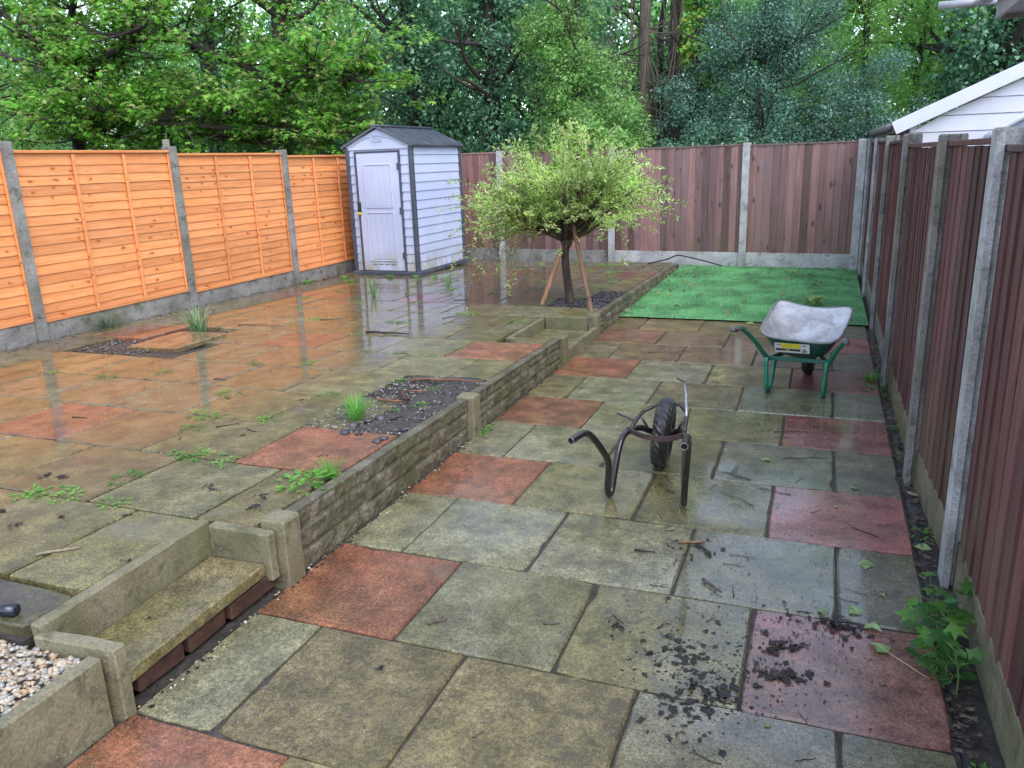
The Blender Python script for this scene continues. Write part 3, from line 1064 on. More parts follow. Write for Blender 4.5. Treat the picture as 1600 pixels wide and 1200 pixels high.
# back fence (garden lies at -y: panels run left to right)
by = lambda x: 12.12 - 0.080 * x
bz = lambda x: 1.765 - 0.008 * x
BP = [-6.62, -4.98, -3.07, -1.07, 0.44]
bp_lab = ['concrete post in the far left corner behind the shed', 'pale concrete fence post behind the left side of the willow',
          'pale concrete fence post right of the willow crown', 'tall white concrete fence post behind the artificial lawn', 'narrow white concrete post in the far right corner']
for x, lab in zip(BP, bp_lab):
    concrete_post(lab, x, by(x) - 0.014, -0.08, bz(x) + 0.01, R(-4.6), 0.10, 0.11, True, concrete_pale(), 'pale posts of the back fence')
bpan = ['mauve brown board fence panel behind the shed and willow', 'mauve brown board fence panel behind the willow crown',
        'mauve brown board fence panel behind the left half of the lawn', 'knotty mauve board fence panel in the right corner behind the lawn']
gbl = ['mossy concrete gravel board behind the shed', 'concrete gravel board behind the willow trunk', 'pale concrete gravel board behind the left of the lawn', 'white concrete gravel board behind the right of the lawn']
for i in range(4):
    a, b = BP[i] + 0.03, BP[i + 1] - 0.03
    xm = (a + b) / 2
    feather_panel(bpan[i], (a, by(a)), (b, by(b)), 0.235, bz(xm) - 0.02, feather_back(), 'mauve board panels of the back fence', 0.102, 0.006)
    slab_board('gravel_board', gbl[i], (xm, by(xm), 0.09), (b - a + .02, 0.045, 0.29), concrete_pale() if i > 1 else concrete_grey(), 'gravel board', R(-4.6), 0.004, 'gravel boards of the back fence')

# right fence (garden lies at -x: panels run from near... far to near so that -y faces the garden)
RP = [(0.585, 1.22), (0.585, 3.22), (0.535, 4.25), (0.530, 6.12), (0.545, 8.16), (0.553, 10.25), (0.556, 12.02)]
rz_top = [1.665, 1.692, 1.69, 1.725, 1.745, 1.755, 1.765]
rp_lab = ['concrete post of the right fence outside the picture', 'large chipped pale concrete post, nearest of the right fence', 'dark mossy concrete post, second along the right fence',
          'third concrete post along the right fence, level with the green wheelbarrow', 'fourth concrete post along the right fence, at the near edge of the lawn',
          'fifth concrete post along the right fence, beside the lawn', 'last concrete post of the right fence at the back corner']
for i, ((x, y), zt, lab) in enumerate(zip(RP, rz_top, rp_lab)):
    concrete_post(lab, x - 0.005, y, -0.12, zt, R(90), 0.11, 0.108, True, concrete_pale() if i in (1, 5, 6) else concrete_grey(), 'concrete posts of the right fence')
rpan = ['dark maroon board fence panel at the right edge of the picture', 'short dark maroon board panel behind the nearest right post',
        'dark maroon board panel between second and third right posts', 'dark maroon board panel beside the green wheelbarrow', 'dark maroon board panel at the near half of the lawn', 'dark maroon board panel at the far half of the lawn']
for i in range(6):
    (xa, ya), (xb, yb) = RP[i], RP[i + 1]
    ya, yb = ya + 0.035, yb - 0.035
    zt = min(rz_top[i], rz_top[i + 1]) - 0.035
    feather_panel(rpan[i], (xb, yb), (xa, ya), 0.165, zt, feather_right(), 'maroon board panels of the right fence', 0.125, 0.016, True, 0.018)
    slab_board('gravel_board', ['mossy concrete gravel board at the bottom right corner', 'mossy gravel board of the short right panel', 'gravel board between second and third right posts',
                                'gravel board beside the green wheelbarrow', 'gravel board beside the near half of the lawn', 'gravel board beside the far half of the lawn'][i],
               ((xa + xb) / 2 + 0.006, (ya + yb) / 2, 0.045), (0.045, yb - ya + .02, 0.25), concrete_olive() if i < 3 else concrete_grey(), 'gravel board', math.atan2(-(xb - xa), yb - ya), 0.004, 'gravel boards of the right fence')
# ================================================================== SHED
def make_shed():
    W, D, H = 1.055, 1.50, 1.775        # wall width, depth, eaves height
    AP = 0.225                          # gable rise
    t = thing('garden_shed', 'white plastic garden shed with dark grey corners and roof', 'shed', (-5.815, 10.03, zu(10.0)), R(-1.8))
    wm = shed_white()
    dk = P('dark_grey_plastic', (0.055, 0.065, 0.095), 0.5, var=0.2, scale=8, dirt=(0.16, 0.16, 0.17), dirt_amt=0.35)
    # local: front face at y = 0 facing -y, x from -W/2 to W/2
    body = MB().box((0, D / 2, H / 2 + 0.02), (W - 0.05, D - 0.05, H - 0.04)).build('shell', wm, t)
    n = 14
    e = (H - 0.06) / n
    def board(x0, x1, axis, i, const, out):
        z0 = 0.055 + i * e
        o1, o2 = 0.016, 0.003
        vs = []
        for u in (x0, x1):
            for (o, z) in ((o1, z0), (o2, z0 + e - 0.002), (-0.012, z0 + e - 0.002), (-0.012, z0)):
                if axis == 'x': vs.append((u, const + out * o, z))
                else: vs.append((const + out * o, u, z))
        MB().add(vs, [(0, 1, 2, 3), (4, 7, 6, 5), (0, 4, 5, 1), (1, 5, 6, 2), (2, 6, 7, 3), (3, 7, 4, 0)]).build('siding_board', wm, t)
    dx0, dx1 = -0.365, 0.315             # door opening
    for i in range(n):
        board(-W / 2 + 0.045, dx0 - 0.026, 'x', i, 0.022, -1)
        board(dx1 + 0.026, W / 2 - 0.045, 'x', i, 0.022, -1)
        board(0.045, D - 0.045, 'y', i, W / 2 - 0.022, 1)
        board(0.045, D - 0.045, 'y', i, -W / 2 + 0.022, -1)
    for sx in (-1, 1):
        for y in (0.022, D - 0.022):
            MB().box((sx * (W / 2 - 0.020), y, H / 2), (0.062, 0.062, H), None, 0.008).build('corner_trim', dk, t)
        MB().box((dx0 - 0.013 if sx < 0 else dx1 + 0.013, 0.004, 0.86), (0.022, 0.045, 1.66), None, 0.004).build('door_jamb', dk, t)
    MB().box(((dx0 + dx1) / 2, 0.004, 1.702), (dx1 - dx0 + 0.048, 0.045, 0.022), None, 0.004).build('door_head', dk, t)
    base = MB().box((0, D / 2, 0.022), (W + 0.07, D + 0.07, 0.05), None, 0.008).build('base', dk, t)
    # door with raised panels of boards, vents and handle
    door = MB().box(((dx0 + dx1) / 2, 0.004, 0.872), (dx1 - dx0 - 0.008, 0.03, 1.63), None, 0.006).build('door', wm, t)
    cx = (dx0 + dx1) / 2
    def frame(z0, z1):
        mb = MB()
        w = 0.215
        for a, b in ((z0, 0), (z1, 0)):
            mb.box((cx, -0.016, a), (2 * w, 0.016, 0.016), None, 0.003)
        for s in (-1, 1):
            mb.box((cx + s * w, -0.016, (z0 + z1) / 2), (0.016, 0.016, z1 - z0), None, 0.003)
        mb.build('door_moulding', wm, door)
        g = MB()
        for k in range(4):
            g.box((cx - w + 0.0215 + (2 * w - 0.043) * (k + .5) / 4, -0.0125, (z0 + z1) / 2), ((2 * w - 0.04) / 4 - 0.010, 0.012, z1 - z0 - 0.035), None, 0.005)
        g.build('door_panel', wm, door)
    frame(0.95, 1.53)
    frame(0.20, 0.875)
    mb = MB()
    for k in range(4):
        mb.box((cx - 0.15 + k * 0.1, -0.012, 0.145), (0.075, 0.003, 0.012))
    mb.build('vent_slots', P('vent_dark', (0.12, 0.12, 0.1), 0.7), door)
    mb = MB()
    mb.box((dx0 + 0.012, -0.03, 0.955), (0.042, 0.05, 0.15), None, 0.012)
    mb.box((dx0 + 0.012, -0.05, 0.915), (0.03, 0.03, 0.05), None, 0.008)
    mb.build('handle', P('black_plastic', (0.012, 0.012, 0.014), 0.4), door)
    MB().box((dx0 + 0.012, -0.05, 0.868), (0.05, 0.03, 0.034), None, 0.008).build('padlock', P('yellow_brass', (0.75, 0.52, 0.03), 0.4), door)
    for z in (0.28, 0.9, 1.5):
        MB().box((dx1 - 0.004, -0.018, z), (0.03, 0.022, 0.09), None, 0.005).build('hinge', dk, door)
    # gable
    for y, s in ((0.012, -1), (D - 0.012, 1)):
        a = 0.02 * s
        hw = W / 2 - 0.01
        vs = [(-hw, y, H - 0.04), (hw, y, H - 0.04), (hw, y, H + 0.01), (0, y, H + AP), (-hw, y, H + 0.01)]
        vs2 = [(x, yy + a, z) for x, yy, z in vs]
        f = [(0, 1, 2, 3, 4), (9, 8, 7, 6, 5)] + [(i, 5 + i, 5 + (i + 1) % 5, (i + 1) % 5) for i in range(5)]
        if s > 0: f = [q[::-1] for q in f]
        g = MB().add(vs + vs2, [q[::-1] for q in f]).build('gable', wm, t)
        if s < 0:
            arch = MB()
            pts = [(-0.43 + 0.86 * k / 14, -0.014, H + 0.005 + 0.135 * math.sin(math.pi * k / 14)) for k in range(15)]
            arch.tube(pts, 0.008, 6)
            arch.build('arch_moulding', wm, g)
            v = MB()
            v.box((0, -0.016, H + 0.155), (0.19, 0.012, 0.012), None, 0.003)
            v.box((0, -0.016, H + 0.065), (0.13, 0.012, 0.012), None, 0.003)
            for sx in (-1, 1):
                v.box((sx * 0.082, -0.016, H + 0.11), (0.014, 0.012, 0.095), Matrix.Rotation(sx * 0.3, 3, 'Y'), 0.003)
            for k in range(2):
                v.box((0, -0.014, H + 0.095 + 0.03 * k), (0.12, 0.01, 0.006))
            v.build('gable_vent', wm, g)
    # roof: two ribbed slopes
    rf = thing('roof', None, None)
    bpy.data.objects.remove(rf)
    ov = 0.05
    hw = W / 2 + ov
    ang = math.atan2(AP + 0.02, W / 2)
    for s in (-1, 1):
        mb = MB()
        L = hw / math.cos(ang)
        rot = Matrix.Rotation(s * ang, 3, 'Y')
        c = Vector((s * hw / 2, D / 2, H + AP + 0.03 - math.tan(ang) * hw / 2))
        mb.box(c, (L, D + 2 * ov, 0.026), rot, 0.004)
        nrm = rot @ Vector((0, 0, 1))
        sl = mb.build('roof_slope', P('roof_slate_plastic', (0.05, 0.06, 0.085), 0.38, var=0.25, scale=5, dirt=(0.28, 0.28, 0.28), dirt_amt=0.35, coat=0.6), t)
        for k in range(11):
            y = -ov + 0.03 + (D + 2 * ov - 0.06) * k / 10
            MB().box(c + nrm * 0.016 + Vector((0, y - D / 2, 0)), (L - 0.02, 0.03, 0.014), rot, 0.004).build('roof_rib', PL['roof_slate_plastic'], sl)
    MB().box((0, D / 2, H + AP + 0.045), (0.12, D + 2 * ov + 0.01, 0.03), None, 0.01).build('ridge_cap', PL['roof_slate_plastic'], t)
make_shed()

# ================================================================== WHEELBARROWS
GREEN = P('green_paint', (0.006, 0.085, 0.060), 0.42, var=0.2, scale=10, dirt=(0.03, 0.04, 0.03), dirt_amt=0.4, coat=0.5)
GREEN_TUBE = P('bright_green_paint', (0.008, 0.16, 0.095), 0.42, var=0.2, scale=14, dirt=(0.03, 0.05, 0.04), dirt_amt=0.45, coat=0.5)
RUBBER = P('black_rubber', (0.014, 0.014, 0.017), 0.42, var=0.3, scale=25, dirt=(0.05, 0.045, 0.035), dirt_amt=0.35, bump=0.4, coat=0.5)
BLACKTUBE = P('black_painted_tube', (0.012, 0.012, 0.016), 0.32, var=0.3, scale=20, dirt=(0.07, 0.035, 0.022), dirt_amt=0.5, bump=0.3, coat=0.7)
RUST = P('rusty_steel', (0.055, 0.034, 0.035), 0.6, 0.2, var=0.45, scale=30, dirt=(0.14, 0.055, 0.025), dirt_amt=0.6, bump=0.5, coat=0.5)
def tyre_profile(Rr, w):
    pr = []
    for k in range(14):
        a = 2 * math.pi * k / 14
        pr.append((Rr - w * 0.52 + w * 0.52 * math.cos(a) * (1.0 if math.cos(a) > 0 else 0.75), w * 0.5 * math.sin(a)))
    return pr
def wheel(parent, c, Rr, w, axis, steel):
    q = Vector(axis).normalized().to_track_quat('Z', 'Y').to_matrix().to_4x4()
    M_ = Matrix.Translation(c) @ q
    wh = MB().lathe([(0.028, -0.05), (0.028, 0.05), (0.018, 0.05), (0.018, -0.05)], 16, M_).build('wheel', steel, parent, True)
    bf = lambda i, j: (0.004 if (i + j) % 2 else -0.002) if j in (0, 1, 2, 12, 13) else 0.0
    MB().lathe(tyre_profile(Rr, w), 60, M_, bf).build('tyre', RUBBER, wh, False)
    ri = Rr - w * 0.86
    MB().lathe([(ri + .012, -w * .32), (ri + .012, w * .32), (ri - .004, w * .30), (0.03, 0.012), (0.03, -0.012), (ri - .004, -w * .30)], 32, M_).build('rim', steel, wh, True)
    MB().tube([Vector(c) - Vector(axis).normalized() * 0.085, Vector(c) + Vector(axis).normalized() * 0.085], 0.008, 8).build('axle', steel, parent, True)

def tray_shell(ins=0.0):
    """rings of (u, v, z) from the floor up to the rim; u lateral, v forward"""
    rings = []
    N = 56
    spec = [  # rear v, front v, half width rear, half width front, z rear, z front, exponent
        (0.12, 0.38, 0.125, 0.115, 0.235, 0.235, 3.0),
        (0.055, 0.46, 0.185, 0.18, 0.262, 0.288, 3.4),
        (-0.005, 0.60, 0.225, 0.235, 0.325, 0.395, 5.0),
        (-0.045, 0.795, 0.262, 0.285, 0.395, 0.497, 7.0)]
    for (v0, v1, wr, wf, zr, zf, ex) in spec:
        ring = []
        for k in range(N):
            a = 2 * math.pi * k / N
            ca, sa = math.cos(a), math.sin(a)
            s = (abs(ca) ** ex + abs(sa) ** ex) ** (-1 / ex)
            fu, fv = ca * s, sa * s
            tt = (fv + 1) / 2
            u = fu * ((1 - tt) * wr + tt * wf - ins)
            v = (v0 + v1) / 2 + fv * ((v1 - v0) / 2 - ins)
            z = (1 - tt) * zr + tt * zf + ins * 0.9
            z += 0.022 * (abs(fu) ** 4) * (1 - tt) + 0.03 * (abs(fu * fv) ** 3) * tt - 0.025 * (1 - abs(fu)) * tt * (zr > 0.36)
            ring.append(Vector((u, v, z)))
        rings.append(ring)
    return rings
def shell_mesh(rings, flip=False):
    N = len(rings[0])
    vs = [q for r in rings for q in r]
    fs = []
    for i in range(len(rings) - 1):
        for k in range(N):
            k2 = (k + 1) % N
            f = (i * N + k, i * N + k2, (i + 1) * N + k2, (i + 1) * N + k)
            fs.append(f[::-1] if flip else f)
    fs.append(tuple(range(N)) if flip else tuple(range(N))[::-1])
    return vs, fs

def green_barrow():
    t = thing('wheelbarrow', 'green wheelbarrow with cement-whitened tray on the lower patio', 'wheelbarrow', (-0.102, 5.665, 0.0), R(-6.5))
    tilt = lambda p: Vector((p[0], p[1], p[2] - p[0] * 0.055))
    o1 = [[tilt(q) for q in r] for r in tray_shell(0)]
    v, f = shell_mesh(o1)
    tr = MB().add(v, f).build('tray', GREEN, t, True)
    o2 = [[tilt(q) for q in r] for r in tray_shell(0.004)]
    v, f = shell_mesh(o2, True)
    tm = NT('cement_dust', 0.75)
    o = tm.obj()
    a = tm.noise(o, 6, 7, 0.68, 0.5)
    b = tm.noise(o, 3.2, 5, 0.6, 0.8)
    c = tm.mix(tm.ramp(a, 0.35, 0.65), (0.34, 0.33, 0.335), (0.60, 0.61, 0.64))
    c = tm.mix(tm.math('MULTIPLY', tm.ramp(b, 0.56, 0.66), 0.5), c, (0.34, 0.27, 0.24))
    c = tm.mix(tm.math('MULTIPLY', tm.ramp(tm.noise(o, 22, 8, .75), 0.60, 0.66), 0.5), c, (0.16, 0.15, 0.14))
    tm.base(c)
    tm.bump(a, 0.5, 0.01)
    tm.coat(0.6, 0.15)
    MB().add(v, f).build('tray_lining', tm.m, tr, True)
    rim = [q for q in o1[-1]]
    MB().tube(rim + [rim[0]], 0.009, 8, False).build('rim', P('rim_grey', (0.24, 0.25, 0.25), 0.6, var=0.3, scale=18, dirt=(0.06, 0.08, 0.07), dirt_amt=0.5), tr, True)
    # sticker on the rear wall
    st = [(-0.085, 0.365), (0.085, 0.365), (0.085, 0.295), (-0.085, 0.295)]
    def rear(u, z):      # point just behind the rear wall
        k = (0.395 - z) / 0.07
        return Vector((u - 0.035, -0.0535 + 0.040 * k + 2.2 * abs((u - .035)) ** 3 * 0.4, z))
    def patch(u0, u1, z0, z1, off):
        vs = [rear(u0, z0) + Vector((0, -off, 0)), rear(u1, z0) + Vector((0, -off, 0)), rear(u1, z1) + Vector((0, -off, 0)), rear(u0, z1) + Vector((0, -off, 0))]
        w = [q + Vector((0, 0.001, 0)) for q in vs]
        return vs + w, [(0, 1, 2, 3), (7, 6, 5, 4), (0, 4, 5, 1), (1, 5, 6, 2), (2, 6, 7, 3), (3, 7, 4, 0)]
    lb = MB().add(*patch(-0.115, 0.115, 0.298, 0.372, 0.006)).build('label', P('white_sticker', (0.75, 0.75, 0.76), 0.5, var=0.08), t)
    MB().add(*patch(-0.07, 0.055, 0.335, 0.371, 0.0085)).build('label_yellow', P('yellow_print', (0.75, 0.66, 0.05), 0.5, var=0.1), lb)
    MB().add(*patch(-0.107, 0.055, 0.312, 0.329, 0.0085)).build('label_dark_band', P('dark_print', (0.05, 0.055, 0.02), 0.5, var=0.1), lb)
    mb = MB()
    for (u0, u1, z0, z1) in ((-0.100, -0.072, 0.355, 0.361), (0.072, 0.092, 0.354, 0.363), (0.066, 0.098, 0.306, 0.312), (0.066, 0.098, 0.315, 0.321), (0.070, 0.095, 0.324, 0.331)):
        mb.add(*patch(u0, u1, z0, z1, 0.0085))
    mb.build('label_print', P('grey_print', (0.18, 0.18, 0.2), 0.5, var=0.1), lb)
    mb = MB()
    mb.add(*patch(-0.037, -0.03, 0.315, 0.327, 0.0105)); mb.add(*patch(-0.024, -0.017, 0.315, 0.327, 0.0105))
    mb.build('label_print', PL['yellow_print'], lb)
    for s in (-1, 1):
        hp = [tilt(q) for q in [(s * 0.345, -0.48, 0.515), (s * 0.335, -0.36, 0.502), (s * 0.322, -0.28, 0.485), (s * 0.265, -0.15, 0.385), (s * 0.210, -0.03, 0.262), (s * 0.19, 0.06, 0.222), (s * 0.15, 0.25, 0.215), (s * 0.085, 0.50, 0.195), (s * 0.065, 0.615, 0.172)]]
        MB().tube(smooth_path(hp, 4), 0.0165, 10).build('handle_bar', GREEN_TUBE, t, True)
        MB().tube([hp[0] + Vector((0, -0.012, 0)), hp[0] + Vector((0, 0.02, 0)), hp[1] + Vector((0, -0.03, 0)), hp[1]], [0.015, 0.0185, 0.0185, 0.018], 12).build('grip', P('grey_grip', (0.11, 0.11, 0.12), 0.6, var=0.3, scale=20), t, True)
        lg = [(s * 0.200, -0.035, 0.262), (s * 0.192, -0.045, 0.12), (s * 0.188, -0.04, 0.045), (s * 0.186, -0.008, 0.0175), (s * 0.183, 0.04, 0.018), (s * 0.180, 0.085, 0.05), (s * 0.176, 0.125, 0.13), (s * 0.170, 0.165, 0.222)]
        MB().tube(smooth_path(lg, 4), 0.0165, 10).build('leg', GREEN_TUBE, t, True)
    MB().box((0, 0.0, 0.250), (0.40, 0.02, 0.028), None, 0.004).build('cross_bar', GREEN, t)
    wheel(t, (0.005, 0.615, 0.172), 0.172, 0.09, (1, 0.05, 0.0), P('wheel_steel', (0.03, 0.06, 0.05), 0.5))
green_barrow()

def black_frame():
    c = Vector((-0.735, 4.075, 0.0))
    t = thing('bare_wheelbarrow', 'bare black wheelbarrow frame with one wheel and no tray', 'wheelbarrow frame', c)
    L = lambda pts: [Vector(p) - c for p in pts]
    left = [(-0.982, 3.19, 0.432), (-0.958, 3.32, 0.424), (-0.935, 3.385, 0.385), (-0.898, 3.475, 0.268), (-0.892, 3.515, 0.20), (-0.905, 3.545, 0.07), (-0.904, 3.575, 0.022), (-0.899, 3.61, 0.04), (-0.893, 3.66, 0.14), (-0.886, 3.72, 0.235), (-0.874, 3.80, 0.272), (-0.835, 3.93, 0.262), (-0.795, 4.03, 0.215), (-0.787, 4.075, 0.19)]
    right = [(-0.482, 3.19, 0.455), (-0.490, 3.33, 0.447), (-0.497, 3.40, 0.405), (-0.513, 3.49, 0.28), (-0.522, 3.52, 0.20), (-0.531, 3.545, 0.07), (-0.535, 3.572, 0.022), (-0.540, 3.61, 0.04), (-0.548, 3.66, 0.14), (-0.556, 3.72, 0.235), (-0.570, 3.80, 0.275), (-0.612, 3.93, 0.262), (-0.660, 4.03, 0.215), (-0.672, 4.075, 0.19)]
    for p in (left, right):
        pts = smooth_path(L(p), 4)
        MB().tube(pts, 0.0165, 12, False).build('bent_tube', BLACKTUBE, t, True)
        MB().tube([pts[0] + (pts[1] - pts[0]) * 0.02, pts[1]], 0.0135, 12).build('dark_bore_plug', P('bore_shade_black', (0.004, 0.004, 0.004), 0.9), t)  # near-black plug stands in for the shade inside the hollow end
        d = (pts[0] - pts[1]).normalized()
        ring = MB().lathe([(0.0168, 0), (0.0168, 0.004), (0.0135, 0.004), (0.0135, 0)], 14, Matrix.Translation(pts[0]) @ d.to_track_quat('Z', 'Y').to_matrix().to_4x4())
        ring.build('tube_mouth', P('bare_steel', (0.25, 0.24, 0.24), 0.45, 0.5, var=0.4, scale=40), t, True)
    br = smooth_path(L([(-0.872, 3.83, 0.285), (-0.80, 3.80, 0.268), (-0.722, 3.79, 0.262), (-0.65, 3.795, 0.264), (-0.572, 3.83, 0.282)]), 4)
    mb = MB()
    for i in range(len(br) - 1):
        a, b = br[i], br[i + 1]
        d = b - a
        mb.box((a + b) / 2, (d.length + 0.004, 0.008, 0.026), d.to_track_quat('X', 'Z').to_matrix())
    mb.build('cross_brace', RUST, t)
    for s, pa, pb in ((0, (-0.86, 3.86, 0.285), (-0.845, 4.10, 0.300)), (1, (-0.585, 3.86, 0.290), (-0.61, 4.12, 0.300))):
        MB().tube(L([pa, ((pa[0] + pb[0]) / 2, (pa[1] + pb[1]) / 2, pa[2] + 0.012), pb]), 0.011, 8).build('brace', RUST, t, True)
    MB().tube(L([(-0.845, 4.10, 0.300), (-0.79, 4.27, 0.298), (-0.68, 4.28, 0.298), (-0.61, 4.12, 0.300)]), 0.010, 8).build('front_bow', RUST, t, True)
    MB().tube(L([(-0.83, 4.00, 0.29), (-0.80, 4.075, 0.19)]), 0.007, 6).build('fork_stay', RUST, t, True)
    MB().tube(L([(-0.62, 3.98, 0.29), (-0.665, 4.075, 0.19)]), 0.007, 6).build('fork_stay', RUST, t, True)
    MB().box(Vector((-0.90, 3.93, 0.315)) - c, (0.11, 0.012, 0.008), Matrix.Rotation(0.35, 3, 'Y')).build('bracket', RUST, t)
    MB().tube(L([(-0.600, 4.02, 0.295), (-0.640, 4.25, 0.365), (-0.668, 4.36, 0.398)]), [0.009, 0.008, 0.007], 8).build('stay_rod', P('galvanised', (0.42, 0.43, 0.45), 0.4, 0.6, var=0.2, scale=30), t, True)
    MB().box(Vector((-0.688, 4.375, 0.412)) - c, (0.055, 0.014, 0.012), Matrix.Rotation(0.4, 3, 'Y'), 0.003).build('stay_bracket', RUST, t)
    wheel(t, Vector((-0.732, 4.085, 0.192)) - c, 0.192, 0.098, (1, 0.06, -0.085), RUST)
black_frame()

# ================================================================== LAWN
def lawn():
    x0, x1, y0 = -1.955, 0.475, 8.155
    t = NT('artificial_turf', 0.6)
    p = t.pos()
    a = t.noise(p, 3, 6, 0.6)
    f = t.noise(t.mapped(p, (260, 260, 1)), 1, 2)
    a2 = t.noise(p, 14, 7, 0.7)
    c = t.mix(t.ramp(a, 0.35, 0.65), (0.15, 0.38, 0.17), (0.20, 0.45, 0.215))
    c = t.mix(t.math('MULTIPLY', t.ramp(a2, 0.54, 0.68), 0.3), c, (0.09, 0.16, 0.08))
    t.base(t.mul(c, t.ramp(f, 0.3, 0.7, 0.6, 1.35)))
    t.bump(f, 0.7, 0.01)
    n = 44
    vs, fs = [], []
    for j in range(n + 1):
        for i in range(n + 1):
            x = x0 + (x1 - x0) * i / n
            y1 = by(x) - 0.035
            y = y0 + (y1 - y0) * j / n
            e = 0.010 * mnoise.noise((x * 4, 1, 1)) if j == 0 else 0
            vs.append((x, y + e, 0.014 + 0.006 * mnoise.noise((x * 1.5, y * 1.5, 0)) + 0.010 * max(0, (y - 9)) / 3))
    for j in range(n):
        for i in range(n):
            k = j * (n + 1) + i
            fs.append((k, k + 1, k + n + 2, k + n + 1))
    o = MB().add(vs, fs).build('artificial_lawn', t.m, None, True)
    prop(o, kind='structure')
    # a thin backing edge
    N = 70000
    X = rng.uniform(x0 + .005, x1 - .005, N)
    Y = y0 + (12.12 - 0.08 * X - 0.04 - y0) * rng.random(N)
    Z = 0.014 + 0.010 * np.maximum(0, Y - 9) / 3
    a = rng.uniform(0, 6.283, N)
    w, h_ = 0.0028, rng.uniform(0.016, 0.03, N)
    ln = rng.uniform(-0.35, 0.35, (N, 2)) * h_[:, None]
    V = np.zeros((N, 3, 3))
    V[:, 0] = np.stack([X - np.cos(a) * w, Y - np.sin(a) * w, Z], 1)
    V[:, 1] = np.stack([X + np.cos(a) * w, Y + np.sin(a) * w, Z], 1)
    V[:, 2] = np.stack([X + ln[:, 0], Y + ln[:, 1], Z + h_], 1)
    o = np_mesh('turf_blades', V.reshape(-1, 3), np.arange(3 * N).reshape(-1, 3), leaf_mat('turf_blade', [(0.16, 0.40, 0.175), (0.20, 0.46, 0.215), (0.27, 0.54, 0.28)], 0.5, 0.35))
    prop(o, 'short green pile of the artificial lawn', 'artificial grass', kind='stuff')
lawn()

